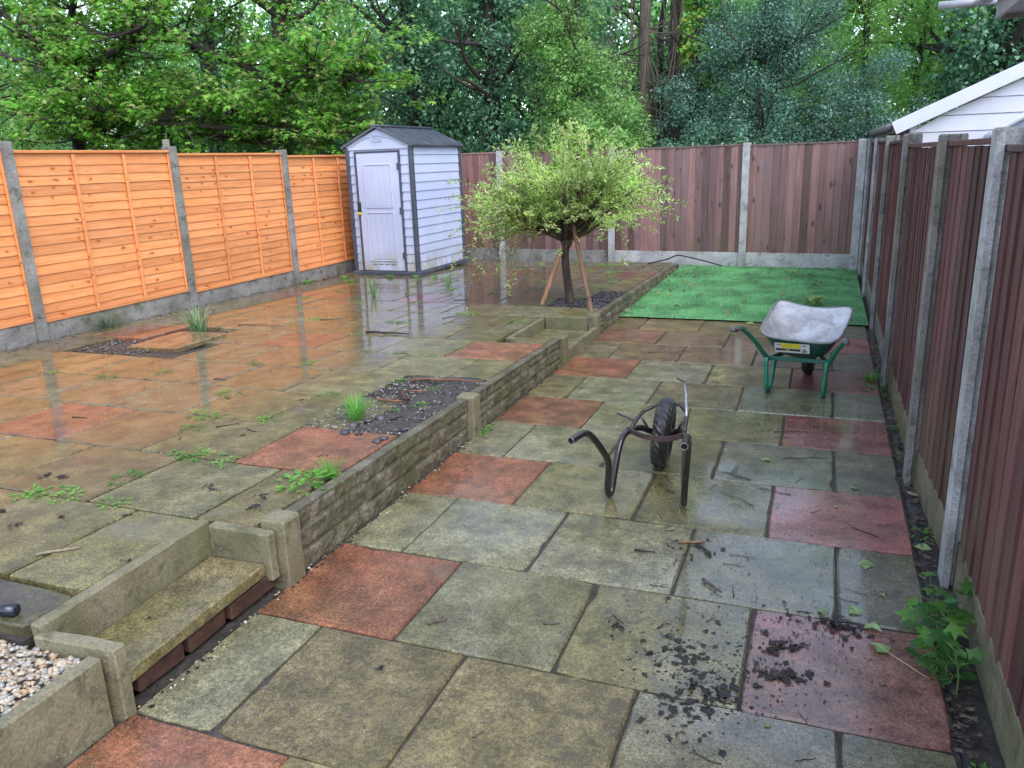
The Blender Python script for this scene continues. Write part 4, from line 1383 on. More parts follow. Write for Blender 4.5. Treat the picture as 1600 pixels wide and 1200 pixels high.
# ================================================================== DAPPLED WILLOW
def willow():
    bx, byy = -2.48, 8.10
    t = thing('dappled_willow', 'small round-headed willow with pale pink and green leaves on the terrace', 'tree', (bx, byy, zu(byy) - 0.02))
    bk = bark('willow_bark', (0.035, 0.025, 0.02), (0.10, 0.075, 0.055))
    tw = bark('willow_twig', (0.05, 0.025, 0.018), (0.13, 0.07, 0.045))
    path = [(0, 0, 0), (-0.015, 0.01, 0.15), (-0.035, 0.0, 0.34), (-0.045, 0, 0.52), (-0.03, 0, 0.64)]
    MB().tube(smooth_path(path, 4), [0.050 - 0.0009 * i for i in range(17)], 12).build('trunk', bk, t, True)
    MB().tube([(-0.035, 0, 0.60), (-0.025, 0, 0.66), (-0.03, 0, 0.73)], [0.04, 0.068, 0.04], 12).build('graft_knuckle', bk, t, True)
    limbs, whips = MB(), MB()
    top = Vector((-0.03, 0, 0.66))
    LP_, LN_, LA_ = [], [], []
    q = random.Random(5)
    for i in range(60):
        az = 2 * math.pi * (i * 0.618) + q.uniform(-.3, .3)
        el = q.choice([q.uniform(0.30, 0.65), q.uniform(0.40, 0.9), q.uniform(0.6, 1.15), q.uniform(0.85, 1.4)])
        d = Vector((math.cos(az) * math.cos(el), math.sin(az) * math.cos(el), math.sin(el)))
        L = q.uniform(0.50, 0.80) * (1 + 0.16 * math.sin(el))
        p1 = top + d * L * 0.5 + Vector((0, 0, 0.02))
        p2 = top + d * L + Vector((0, 0, 0.10 * math.cos(el)))
        limbs.tube(smooth_path([top, p1, p2], 3), [0.020 - 0.0020 * k for k in range(7)], 6)
        for j in range(q.randint(12, 16)):
            st = p1.lerp(p2, q.uniform(-0.3, 1.0))
            a2 = az + q.gauss(0, 0.65)
            e2 = el + q.gauss(0.10, 0.36)
            d2 = Vector((math.cos(a2) * math.cos(e2), math.sin(a2) * math.cos(e2), math.sin(e2)))
            if d2.x < 0: d2.x *= 1.22
            Lw = q.uniform(0.38, 0.82) * (1.0 - 0.30 * max(0, math.sin(e2)))
            hang = 0.16 * (1 + max(0, 0.9 - el))
            if q.random() < 0.05 and math.cos(a2) < 0.1: hang, Lw = 1.1, Lw * 1.25
            pts = []
            for k in range(6):
                s = k / 5
                pts.append(st + d2 * Lw * s - Vector((0, 0, hang * Lw * s * s * 1.1)) + Vector((q.gauss(0, .012), q.gauss(0, .012), q.gauss(0, .012))))
            whips.tube(pts, [0.0042, 0.0038, 0.0033, 0.0028, 0.0022, 0.0012], 3, False)
            for k in range(q.randint(36, 50)):
                s = q.uniform(0.22, 1.03) * 5
                i0 = min(int(s), 4)
                pp = pts[i0].lerp(pts[i0 + 1], s - i0)
                if pp.z > 1.80 and q.random() < (pp.z - 1.78) * 5: continue
                if pp.z < 0.70 and q.random() < (.85 if pp.x > -.5 else .6): continue
                tang = (pts[i0 + 1] - pts[i0]).normalized()
                side = tang.cross(Vector((q.gauss(0, 1), q.gauss(0, 1), q.gauss(0, 1)))).normalized()
                LP_.append(pp); LA_.append(tang * 0.8 + side * 1.1); LN_.append(side.cross(tang) + Vector((q.gauss(0, .5), q.gauss(0, .5), q.gauss(0.5, .5))))
    # long drooping shoots on the shed side
    for (x, y, z0, z1) in ((-0.62, -0.12, 0.80, 0.06), (-0.70, -0.05, 0.78, 0.12), (-0.80, 0.05, 0.85, 0.28), (0.66, -0.1, 0.85, 0.42)):
        pts = [Vector((x * (0.75 + 0.25 * min(1, k / 4)), y, z0 + (z1 - z0) * k / 7 + 0.06 * math.sin(k))) + Vector((q.gauss(0, .02), q.gauss(0, .02), 0)) for k in range(8)]
        whips.tube(pts, 0.002, 3, False)
        for k in range(70):
            s = q.uniform(0, 6.99)
            i0 = int(s)
            pp = pts[i0].lerp(pts[i0 + 1], s - i0)
            side = Vector((q.gauss(0, 1), q.gauss(0, 1), q.gauss(-.2, .6))).normalized()
            LP_.append(pp); LA_.append(side); LN_.append(Vector((q.gauss(0, 1), q.gauss(-0.4, 1), q.gauss(0.5, 1))))
    limbs.build('branches', bk, t, True)
    whips.build('twigs', tw, t)
    n = len(LP_)
    m = leaf_mat('dappled_willow_leaf', [(0.30, 0.52, 0.09), (0.40, 0.62, 0.13), (0.58, 0.74, 0.28), (0.46, 0.68, 0.17), (0.76, 0.82, 0.50), (0.34, 0.57, 0.11), (0.66, 0.56, 0.36), (0.42, 0.64, 0.15)], 0.5, 0.5)
    cr = leaves('crown', np.array(LP_), np.array(LN_), rng.uniform(0.030, 0.058, n), 'lance', m, t, axis=np.array(LA_))
willow()
def stake(label, p0, p1, r=0.024):
    d = Vector(p1) - Vector(p0)
    o = MB().tube([(0, 0, 0), d * 0.5, d], [r, r, r * 0.97], 8).build('wooden_stake', stake_wood(), None)
    o.location = p0
    return prop(o, label, 'stake', 'stakes propping the willow')
stake('dark wooden stake leaning from the left onto the willow trunk', (-2.735, 7.92, zu(7.9) - 0.01), (-2.545, 8.00, 0.70))
stake('reddish wooden stake leaning from the right onto the willow trunk', (-2.105, 7.62, zu(7.6) - 0.03), (-2.41, 8.02, 0.98))

# ================================================================== NEIGHBOUR'S BUILDINGS beyond the right fence
UPVC = P('white_upvc', (0.66, 0.67, 0.74), 0.35, var=0.06, scale=3, dirt=(0.5, 0.5, 0.5), dirt_amt=0.2, bump=0.03)
def summerhouse():
    t = thing('summerhouse', 'white plastic-clad summerhouse gable with arched window beyond the right fence', 'summerhouse', (2.35, 9.0, 0.0))
    hw, ze, za, D = 1.66, 1.865, 2.62, 3.3
    ang = math.atan2(za - ze, hw)
    # boards of the gable wall, each clipped by the roof slope
    zb = 0.0
    while zb < za - 0.12:
        z1 = min(zb + 0.148, za - 0.10)
        half = lambda z: hw - 0.06 if z < ze - 0.05 else (hw - 0.06) * max(0.02, (za - 0.08 - z) / (za - 0.03 - ze))
        a, b = half(zb), half(z1)
        vs = [(-a, -0.012, zb), (a, -0.012, zb), (b, -0.004, z1 - .006), (-b, -0.004, z1 - .006), (-a, 0.03, zb), (a, 0.03, zb), (b, 0.03, z1), (-b, 0.03, z1)]
        MB().add(vs, [(0, 1, 2, 3), (7, 6, 5, 4), (0, 4, 5, 1), (1, 5, 6, 2), (2, 6, 7, 3), (3, 7, 4, 0)]).build('cladding_board', UPVC, t)
        zb = z1
    MB().box((-hw + 0.08, D / 2, ze / 2), (0.06, D, ze), None, 0.0).build('side_wall', UPVC, t)
    MB().box((hw - 0.08, D / 2, ze / 2), (0.06, D, ze), None, 0.0).build('side_wall', UPVC, t)
    MB().box((0, D - 0.03, ze / 2), (2 * hw - .22, 0.06, ze), None, 0.0).build('rear_wall', UPVC, t)
    FELT = P('grey_roof_felt', (0.10, 0.10, 0.105), 0.8, var=0.3, scale=8, bump=0.4)
    L = hw / math.cos(ang) + 0.11
    for s in (-1, 1):
        rot = Matrix.Rotation(s * ang, 3, 'Y')
        c = Vector((s * (hw + 0.1) / 2, D / 2, za + 0.035 - math.tan(ang) * (hw + 0.1) / 2))
        rs = MB().box(c, (L, D + 0.16, 0.035), rot).build('roof_slope', FELT, t)
        vb = MB().box(c + Vector((0, -D / 2 - 0.085, -0.035)), (L, 0.022, 0.125), rot, 0.004).build('verge_board', UPVC, t)
        MB().box((s * (hw + 0.10), D / 2, ze - 0.045), (0.02, D + 0.1, 0.09), None, 0.004).build('fascia', P('grey_fascia', (0.16, 0.155, 0.16), 0.6), t)
        MB().tube([(s * (hw + 0.145), -0.06, ze - 0.03), (s * (hw + 0.145), D + 0.06, ze - 0.03)], 0.036, 10).build('gutter', PL['grey_fascia'], t, True)
    # shallow arched window
    arch = [(-0.95 + 1.9 * k / 24, -0.03, 1.70 + 0.36 * (1 - ((k - 12) / 12) ** 2)) for k in range(25)]
    MB().tube(arch, 0.035, 6).build('arch_trim', UPVC, t, True)
    vs = [(x, -0.022, z - 0.02) for x, y, z in arch] + [(x, -0.022, 0.7) for x, y, z in arch]
    gl = NT('window_glass', 0.06)
    gl.base((0.30, 0.33, 0.42))
    MB().add(vs, [(k, 25 + k, 26 + k, k + 1) for k in range(24)]).build('window_pane', gl.m, t)
    for x in (-0.95, -0.32, 0.32, 0.95):
        MB().box((x, -0.03, 1.2), (0.06, 0.03, 1.0), None, 0.006).build('window_bar', UPVC, t)
    MB().box((0, -0.03, 0.69), (1.96, 0.05, 0.06), None, 0.006).build('window_sill', UPVC, t)
summerhouse()
def neighbour_house():
    t = thing('house_extension', 'corner of a grey roof overhang at the top right edge', 'building', (0.93, 4.0, 0.0))
    FA = P('fascia_grey', (0.36, 0.35, 0.37), 0.5, var=0.1, scale=5)
    SO = P('soffit_grey', (0.42, 0.42, 0.46), 0.5, var=0.1, scale=4)
    brick = P('render_wall', (0.45, 0.42, 0.38), 0.8, var=0.15, scale=20, bump=0.4)
    MB().box((2.0, 0.2, 1.18), (3.0, 3.4, 2.36)).build('wall', brick, t)
    z = 2.375
    MB().box((1.75, 0.25, z + 0.035), (3.5, 3.5, 0.02)).build('soffit', SO, t)
    MB().box((-0.012, 0.25, z + 0.09), (0.024, 3.5, 0.18), None, 0.003).build('fascia', FA, t)
    MB().box((1.75, 2.012, z + 0.09), (3.5, 0.024, 0.18), None, 0.003).build('fascia', FA, t)
    MB().box((1.75, 0.25, z + 0.20), (3.6, 3.6, 0.03)).build('roof_deck', P('felt_dark', (0.07, 0.07, 0.075), 0.8), t)
    MB().tube([(-0.07, -1.4, z + 0.145), (-0.07, 2.06, z + 0.145)], 0.045, 10).build('gutter', FA, t, True)
    MB().tube([(-0.30, 2.45, z + 0.17), (0.2, 2.45, z + 0.165)], 0.025, 8).build('gutter_end', SO, t, True)
    MB().tube([(-0.07, 2.03, z + 0.145), (-0.07, 2.45, z + 0.165)], 0.025, 8).build('gutter_end', SO, t, True)
neighbour_house()

# ================================================================== SMALL THINGS ON THE PAVING
G1 = leaf_mat('weed_leaf', [(0.08, 0.22, 0.035), (0.12, 0.31, 0.05), (0.17, 0.38, 0.07), (0.07, 0.18, 0.04)], 0.45, 0.45)
G2 = leaf_mat('grass_blade', [(0.11, 0.30, 0.045), (0.16, 0.40, 0.07), (0.22, 0.44, 0.12)], 0.5, 0.45)
def tuft_mesh(n, h_, spread, w, seed):
    q = random.Random(seed)
    vs, fs = [], []
    for i in range(n):
        a = q.uniform(0, 6.283)
        r0 = q.uniform(0, spread * 0.35)
        x, y = r0 * math.cos(a), r0 * math.sin(a)
        a += q.gauss(0, .4)
        L = h_ * q.uniform(0.5, 1.1)
        out = q.uniform(0.2, 1.0) * spread
        px, py = -math.sin(a) * w, math.cos(a) * w
        b = len(vs)
        for k, (s, ww) in enumerate(((0, 1), (0.5, 0.9), (0.85, .5))):
            ox, oy, oz = x + math.cos(a) * out * s ** 1.6, y + math.sin(a) * out * s ** 1.6, L * (s - 0.25 * s * s * (out / max(h_, .01)))
            vs += [(ox - px * ww, oy - py * ww, oz), (ox + px * ww, oy + py * ww, oz)]
        vs.append((x + math.cos(a) * out, y + math.sin(a) * out, L * (1 - 0.35 * (out / max(h_, .01)))))
        fs += [(b, b + 1, b + 3, b + 2), (b + 2, b + 3, b + 5, b + 4), (b + 4, b + 5, b + 6)]
    return vs, fs
def rosette_mesh(n, r, seed, hz=0.5):
    """low weed with small toothed leaves on short stalks"""
    q = random.Random(seed)
    vs, fs = [(0, 0, -0.002)], []
    for i in range(n):
        a = q.uniform(0, 6.283)
        d = q.random() ** 0.6 * r
        z = 0.004 + q.uniform(0.1, 1) * r * hz * (1.1 - d / r)
        L = r * q.uniform(0.22, 0.45)
        ca, sa = math.cos(a), math.sin(a)
        tz = q.uniform(-.3, .5)
        b = len(vs)
        for (u, v, k) in ((0, 0, 0), (.3, .28, .05), (.55, .16, .04), (.75, .3, 0), (1, 0, -.1), (.75, -.3, 0), (.55, -.16, .04), (.3, -.28, .05)):
            vs.append((ca * (d + u * L) - sa * v * L, sa * (d + u * L) + ca * v * L, z + (k + tz * u) * L))
        vs.append((vs[b][0] - sa * .0015, vs[b][1] + ca * .0015, vs[b][2]))
        fs += [(0, b + 8, b), (b, b + 1, b + 2), (b, b + 2, b + 4), (b + 2, b + 3, b + 4), (b, b + 4, b + 6), (b + 4, b + 5, b + 6), (b, b + 6, b + 7)]
    return vs, fs
def mesh_of(name, vf, m):
    me = bpy.data.meshes.new(name)
    me.from_pydata(vf[0], [], vf[1])
    me.materials.append(m)
    me.update()
    return me
ROS = [mesh_of('joint_weed', rosette_mesh(26, 0.07, s, 0.35), G1) for s in range(5)]
TUF = [mesh_of('grass_tuft', tuft_mesh(46, 0.05, 0.08, 0.0022, s), G2) for s in range(4)]
def place(me, name, x, y, z, s, label, cat, group=None):
    o = mkobj(name, me)
    o.location = (x, y, z)
    o.rotation_euler = (0, 0, rnd.uniform(0, 6.28))
    o.scale = (s, s * rnd.uniform(.6, 1), s * rnd.uniform(.8, 1.1))
    return prop(o, label, cat, group)
def uzone(x, y):
    d = ('level with the near step' if y < 2.7 else 'level with the broken red slab' if y < 3.6 else 'level with the soil bed' if y < 4.9 else 'just past the soil bed' if y < 6.1
         else 'level with the far step' if y < 7.2 else 'level with the willow' if y < 9.0 else 'level with the shed')
    return d + (' near the wall' if x > -2.9 else ' mid terrace' if x > -4.6 else ' towards the orange fence')
WG = 'weeds in the joints of the upper paving'
joint_weeds = []
for k in range(0, 15):
    for _ in range(3):
        joint_weeds.append((rnd.uniform(-5.9, -2.4), 2.339 + 0.606 * k + rnd.uniform(-.02, .02), rnd.uniform(.5, 1.0)))
for k in range(1, 12):
    xj = -2.06 - 0.606 * rnd.randint(1, 5) - (0.303 if k % 2 == 0 else 0)
    joint_weeds.append((xj, 2.339 + 0.606 * (k + rnd.uniform(.2, .8)), rnd.uniform(.5, .9)))
joint_weeds += [(-3.22, 2.36, 1.0), (-3.08, 2.345, 0.9), (-2.97, 2.95, 1.1), (-2.86, 2.96, 1.0), (-3.0, 2.6, .9), (-3.4, 3.55, 1.0), (-3.3, 3.53, .8), (-2.95, 3.6, .8)]
for x, y, s in [(a, b, c * 1.25) for a, b, c in joint_weeds]:
    if -6.1 < x < -4.7 and 4.7 < y < 6.0: continue
    place(rnd.choice(ROS), 'joint_weed', x, y, zu(y) - 0.004, s, 'green weed in paving joint ' + uzone(x, y), 'weed', WG)
for x, y, s in ((-5.9, 9.2, 1.2), (-5.55, 9.65, 1.5), (-5.2, 9.75, 1.4), (-6.2, 9.5, 1.4), (-4.9, 9.7, 1.3), (-6.45, 9.0, 1.8)):
    place(rnd.choice(TUF), 'grass_tuft', x, y, zu(y), s, 'green grass tuft in front of the shed', 'grass tuft', 'grass tufts in front of the shed')
place(mesh_of('grass_tuft', tuft_mesh(170, 0.15, 0.17, 0.0028, 21), G2), 'grass_tuft', -2.47, 3.78, zu(3.8) - 0.01, 1.1, 'thick bright grass clump on the soil beside the stone wall', 'grass tuft')
place(mesh_of('dandelion', rosette_mesh(60, 0.19, 31, 0.35), G1), 'dandelion', -2.12, 2.80, zu(2.8), 0.75, 'bright leafy dandelion at the top of the near wall panel', 'weed')
place(mesh_of('grass_tuft', tuft_mesh(60, 0.14, 0.10, 0.002, 22), G2), 'grass_tuft', -2.06, 2.90, zu(2.9), 0.9, 'grass tuft beside the dandelion on the near wall panel', 'grass tuft')
place(mesh_of('grass_tuft', tuft_mesh(60, 0.30, 0.26, 0.006, 23), leaf_mat('bluebell_blade', [(0.12, 0.22, 0.09), (0.17, 0.29, 0.13), (0.22, 0.34, 0.17)], 0.4, 0.3)), 'bulb_leaves', -5.45, 5.82, zu(5.8) - 0.03, 1.0, 'tall strappy bulb leaves growing in the hole by the orange fence', 'plant')
place(mesh_of('grass_tuft', tuft_mesh(110, 0.16, 0.22, 0.0025, 24), leaf_mat('blue_grass', [(0.10, 0.16, 0.09), (0.14, 0.21, 0.12)], 0.5, 0.3)), 'grass_tuft', -6.50, 5.72, zu(5.7), 1.0, 'grey green grass clump at the foot of the second orange panel', 'grass tuft')
for i, (x, y, s, lab) in enumerate(((-4.38, 9.05, 1.0, 'wispy grass tuft on the paving left of the shed reflection'), (-4.9, 8.1, 1.2, 'wispy grass tuft in the middle of the upper paving'))):
    place(mesh_of('grass_tuft', tuft_mesh(40, 0.26, 0.2, 0.0022, 60 + i), G2), 'grass_tuft', x, y, zu(y), s, lab, 'grass tuft')
for i, (x, y, s) in enumerate(((-2.5, 4.05, .9), (-2.3, 4.45, .9), (-2.62, 4.6, .8), (-2.2, 4.1, .8), (-2.4, 4.68, .7), (-2.3, 3.95, .6))):
    place(rnd.choice(ROS), 'bed_weed', x, y, zu(y) - 0.004, s, ['weed just beyond the grass clump on the soil bed', 'weed against the wall on the far half of the soil bed', 'weed in the far left corner of the soil bed', 'weed against the wall in the middle of the soil bed', 'weed at the far edge of the soil bed', 'tiny weed in the centre of the soil bed'][i], 'weed', 'weeds on the soil bed')
for i, (x, y, s) in enumerate(((-2.62, 10.6, 2.0), (-2.3, 9.6, 1.6), (-2.9, 11.4, 2.0), (-3.5, 11.7, 2.2), (-2.45, 9.2, 1.2), (-2.2, 10.4, 1.3), (-4.0, 11.5, 1.5))):
    place(rnd.choice(ROS), 'terrace_weed', x, y, zu(y), s, ['leafy weed close behind the willow trunk', 'leafy weed by the low wall just past the slate chips', 'leafy weed on the paving at the back fence behind the willow', 'large leafy weed at the back fence left of the willow trunk', 'small weed at the end of the slate chips', 'small weed by the low wall beside the lawn', 'leafy weed at the back fence nearest the shed'][i], 'weed', 'weeds behind the willow')
for i, (x, y, s) in enumerate(((-1.93, 4.40, .9), (-1.92, 4.33, .7), (-1.93, 6.25, .8), (-1.92, 6.02, .6), (-1.93, 7.95, .8))):
    place(rnd.choice(ROS), 'wall_weed', x, y, 0.0, s, ['weed at the foot of the second wall post', 'tiny weed just before the second wall post', 'weed at the foot of the far sunken step', 'tiny weed before the third wall post', 'weed at the wall by the front edge of the lawn'][i], 'weed', 'weeds at the foot of the stone wall')
for i, (x, y, s) in enumerate(((0.46, 5.9, 1.6), (0.50, 6.3, 1.6), (0.50, 4.6, .7), (0.49, 5.1, .7), (0.50, 3.6, .9), (0.5, 7.3, .9), (0.5, 2.1, .6))):
    place(rnd.choice(ROS), 'fence_weed', x, y, -0.01, s, ['broad leafy weed at the fence level with the green wheelbarrow', 'leafy weed at the fence just past the green wheelbarrow', 'small weed at the fence just beyond the second post', 'small weed at the fence between second and third posts', 'small weed at the fence behind the seedlings', 'small weed at the fence before the lawn', 'tiny weed at the fence in the bottom right corner'][i], 'weed', 'weeds along the right fence')
place(mesh_of('grass_tuft', tuft_mesh(60, 0.11, 0.10, 0.0025, 41), G2), 'grass_tuft', 0.40, 6.15, 0.0, 1.0, 'grass tuft beside the right leg of the green wheelbarrow', 'grass tuft')

# leafy seedlings by the right fence
def seedling():
    t = thing('sycamore_seedling', 'leafy green sycamore seedlings growing at the foot of the right fence', 'plant', (0.485, 2.62, -0.02))
    st, q = MB(), random.Random(3)
    P_, N_, S_, A_, O_ = [], [], [], [], []
    for i in range(11):
        x, y = q.uniform(-.05, .03), q.uniform(-.20, .28)
        h_ = q.uniform(0.06, 0.22)
        tip = Vector((x + q.uniform(-.05, .02), y + q.uniform(-.03, .03), h_))
        st.tube([(x, y, 0), (x * .9, y, h_ * .5), tip], [0.003, 0.0025, 0.002], 5)
        for lvl in range(3):
            b = Vector((x, y, 0)).lerp(tip, 1 - 0.28 * lvl)
            for s in range(3):
                a = q.uniform(0, 6.28)
                d = Vector((math.cos(a), math.sin(a), q.uniform(-.1, .4)))
                e = b + d * q.uniform(.02, .05)
                st.tube([b, e], 0.0012, 4)
                row = (e, d, Vector((q.gauss(0, .3), q.gauss(-.25, .3), 1)), q.uniform(0.045, 0.08) if lvl == 0 else q.uniform(0.03, 0.055))
                if lvl == 0:
                    P_.append(row[0]); A_.append(row[1]); N_.append(row[2]); S_.append(row[3])
                else:
                    O_.append(row)
    st.build('stems', P('green_stem', (0.10, 0.17, 0.05), 0.5), t)
    leaves('leaves', np.array(P_), np.array(N_), np.array(S_), 'maple', leaf_mat('seedling_leaf', [(0.055, 0.19, 0.035), (0.085, 0.25, 0.045), (0.16, 0.34, 0.06), (0.05, 0.15, 0.04)], 0.42, 0.45), t, axis=np.array(A_))
    leaves('lower_leaves', np.array([r[0] for r in O_]), np.array([r[2] for r in O_]), np.array([r[3] for r in O_]), 'oval', bpy.data.materials['seedling_leaf'], t, axis=np.array([r[1] for r in O_]))
seedling()

# twigs, sticks
TW = [P('twig_dark', (0.028, 0.021, 0.018), 0.7, var=0.4, scale=40), P('twig_tan', (0.25, 0.15, 0.08), 0.6, var=0.3, scale=40), P('twig_grey', (0.09, 0.07, 0.055), 0.7, var=0.3, scale=40)]
def twig(x, y, z, L, a, r, m, label, group=None, fork=False, name='twig', bend=0.05):
    q = random.Random(int((x * 31 + y * 17) * 1000))
    d = Vector((math.cos(a), math.sin(a), 0))
    s = Vector((-d.y, d.x, 0))
    pts = [d * L * (k / 5 - .5) + s * L * bend * q.uniform(-1, 1) + Vector((0, 0, r + q.uniform(0, 0.3) * r)) for k in range(6)]
    mb = MB().tube(pts, [r * (1 - 0.1 * k) for k in range(6)], 5)
    if fork:
        mb.tube([pts[3], pts[3] + (d * .6 + s * .6) * L * .2 + Vector((0, 0, .004)), pts[3] + (d * .8 + s * 1.0) * L * .32], [r * .6, r * .5, r * .3], 4)
    o = mb.build(name, m, None, True)
    o.location = (x, y, z)
    return prop(o, label, 'twig', group)
TG = 'twigs on the lower patio'
def TL(x, y):
    return 'thin dark twig ' + ('on the near slabs' if y < 2.2 else 'level with the near red slab' if y < 2.8 else 'level with the second red slab' if y < 4.0 else 'beyond the black frame') + (' left of' if x < -0.3 else ' across' if x < 0.05 else ' right of') + ' the patio centre'
for i in range(30):
    x, y = rnd.gauss(-0.22, 0.28), rnd.gauss(2.75, 0.62)
    if not (-1.7 < x < 0.42 and 1.75 < y < 7): continue
    twig(x, y, 0.001, rnd.uniform(0.03, 0.11), rnd.uniform(0, 3.14), rnd.uniform(0.0010, 0.0022), TW[0], TL(x, y), TG, rnd.random() < .4)
for x, y, L, a in ((-0.35, 4.05, .2, 2.7), (-0.30, 3.75, .22, 2.5), (-0.15, 3.9, .2, 2.8), (-1.1, 6.75, .5, .25), (0.0, 4.4, .25, .3), (0.25, 3.55, .16, 2.4), (-0.05, 4.85, .3, .2)):
    twig(x, y, 0.001, L, a, 0.0022, TW[0], TL(x, y), TG, True)
twig(-0.440, 3.20, 0.001, 0.115, 0.35, 0.0095, TW[1], 'thick pale tan stick broken at one end on the lower patio')
twig(-0.31, 2.86, 0.001, 0.11, -0.75, 0.0075, TW[2], 'stubby grey stick below the pale tan stick')
twig(-0.62, 3.07, 0.001, 0.09, 0.0, 0.005, TW[0], 'short dark stick left of the pale tan stick')
twig(-1.235, 2.30, 0.001, 0.075, 0.6, 0.0065, TW[2], 'short forked grey twig between red slab and middle paving', None, True)
twig(-0.83, 2.42, 0.001, 0.06, 0.2, 0.005, TW[2], 'tiny curled twig on the middle of the near paving')
twig(-2.63, 1.92, zu(1.92) + .001, 0.15, 0.75, 0.0075, P('twig_pale', (0.22, 0.18, 0.12), .6, var=.3, scale=30), 'pale knobbly twig on the terrace slab behind the near step')
twig(-3.55, 6.05, zu(6.05) + .001, 0.42, 0.05, 0.012, TW[0], 'long straight dark stick on the wet terrace')
for x, y, L, a in ((-4.5, 6.6, .22, .5), (-3.1, 3.42, .13, .8), (-2.9, 3.38, .09, -.3), (-5.0, 6.15, .5, .1), (-3.7, 8.0, .2, .2), (-3.9, 4.3, .1, .1), (-4.1, 3.3, .1, .2), (-3.35, 7.0, .3, 1.2)):
    twig(x, y, zu(y) + .001, L, a, 0.004, TW[0], 'dark twig ' + uzone(x, y), 'twigs on the upper paving')
twig(-2.28, 4.62, zu(4.6) + 0.012, 0.48, 0.15, 0.010, P('root_red', (0.20, 0.085, 0.05), .6, var=.3, scale=20), 'reddish root lying across the far side of the soil bed', None, False, 'root')
twig(-2.36, 4.18, zu(4.2) + 0.015, 0.32, 1.1, 0.010, PL['root_red'], 'curved reddish root in the middle of the soil bed', None, False, 'root', 0.3)
twig(-2.5, 1.12, zu(1.1) - 0.035, 0.42, 0.95, 0.009, P('twig_brown', (0.12, 0.07, 0.05), .6, var=.3, scale=30), 'brown stick lying on the pale gravel')
twig(-2.45, 1.46, zu(1.4) - 0.02, 0.34, 0.1, 0.005, TW[0], 'thin dark stick at the edge of the gravel bed')
twig(-2.44, 1.36, zu(1.3) - 0.03, 0.2, 2.2, 0.012, P('twig_brown', (0.12, 0.07, 0.05)), 'thick brown stick at the back of the gravel bed')

# mud and wet leaf litter
def flake(q, s):
    n = 13
    vs = [(0, 0, s * q.uniform(.02, .10))]
    el = q.uniform(.35, .8)
    for k in range(n):
        a = 2 * math.pi * (k + q.uniform(-.3, .3)) / n
        r = s * q.choice((q.uniform(0.25, .6), q.uniform(.5, 1.0)))
        vs.append((r * math.cos(a), r * math.sin(a) * el, s * q.uniform(0, .16)))
    return vs, [(0, 1 + k, 1 + (k + 1) % n) for k in range(n)]
LITTER = P('wet_dead_leaf', (0.016, 0.012, 0.010), 0.6, var=0.5, scale=40, dirt=(0.045, 0.030, 0.022), dirt_amt=0.6, bump=0.4, coat=0.08)
def litter(name, label, spots, n, size, zf, m=LITTER, kind='stuff', cat='leaf litter'):
    q = random.Random(len(label))
    mb = MB()
    for i in range(n):
        cx, cy, sx, sy = q.choice(spots)
        x, y = q.gauss(cx, sx), q.gauss(cy, sy)
        v, f = flake(q, q.uniform(*size) * (0.5 + q.random() ** 2))
        rot = Matrix.Rotation(q.uniform(0, 6.3), 3, 'Z') @ Matrix.Rotation(q.gauss(0, .18), 3, 'X')
        z = zf(x, y)
        mb.add([rot @ Vector(p) + Vector((x, y, z + 0.002)) for p in v], f)
    return prop(mb.build(name, m), label, cat, kind=kind)
LZ = lambda x, y: 0.0
litter('leaf_litter', 'black wet leaf litter strewn over the near right paving', [(-0.28, 2.28, .10, .09), (-0.22, 2.16, .07, .05), (0.12, 2.72, .07, .04), (-0.35, 2.42, .13, .12), (0.02, 2.45, .14, .14), (-0.12, 2.62, .18, .14)], 900, (0.003, 0.011), LZ)
litter('leaf_litter', 'fine black crumbs over the right half of the lower patio', [(-0.15, 2.9, .25, .35), (-0.2, 3.7, .22, .22), (0.0, 2.2, .3, .3), (0.1, 3.5, .2, .3)], 1500, (0.0015, 0.006), LZ)
litter('leaf_litter', 'dead leaves in the soil strip along the right fence', [(0.49, 2.0 + .35 * k, .025, .12) for k in range(18)], 900, (0.012, 0.03), lambda x, y: -0.008, leaf_mat('dead_leaf', [(0.035, 0.022, 0.015), (0.07, 0.045, 0.03), (0.12, 0.08, 0.05), (0.05, 0.03, 0.025), (0.20, 0.15, 0.10)], 0.6, 0.1))
litter('leaf_litter', 'dark crumbs along the foot of the stone wall', [(-1.93, 1.6 + .3 * k, .018, .12) for k in range(16)] + [(-1.86, 6.9, .06, .25)], 600, (0.004, 0.014), LZ)
litter('leaf_litter', 'dry leaves and bark between shed and orange fence', [(-6.45, 9.9, .06, .35), (-6.5, 9.3, .05, .4), (-6.42, 10.3, .05, .3)], 380, (0.02, 0.045), lambda x, y: zu(y), leaf_mat('dry_leaf', [(0.16, 0.09, 0.06), (0.22, 0.14, 0.10), (0.10, 0.06, 0.045)], 0.7, 0.1))
litter('leaf_litter', 'litter and dirt along the base of the orange fence', [(-6.46, 4 + .5 * k, .07, .22) for k in range(12)] + [(-4.9, 9.75, .5, .1), (-5.5, 9.85, .5, .06)], 700, (0.008, 0.02), lambda x, y: zu(y))
litter('leaf_litter', 'willow trimmings and dirt on the paving behind the willow', [(-3.9, 11.2, .6, .35), (-2.6, 11.5, .5, .25), (-4.6, 10.7, .35, .4)], 700, (0.01, 0.03), lambda x, y: zu(y), leaf_mat('trimmings', [(0.10, 0.06, 0.04), (0.2, 0.2, 0.08), (0.06, 0.04, 0.03), (0.28, 0.26, 0.16)], 0.7, 0.1))
litter('leaf_litter', 'dark bits on the artificial lawn', [(-0.8, 10.4, .7, .9), (-1.5, 11.3, .15, .15), (0.0, 10.6, .3, .6)], 600, (0.006, 0.02), lambda x, y: 0.042)
q = random.Random(77)
mb = MB()
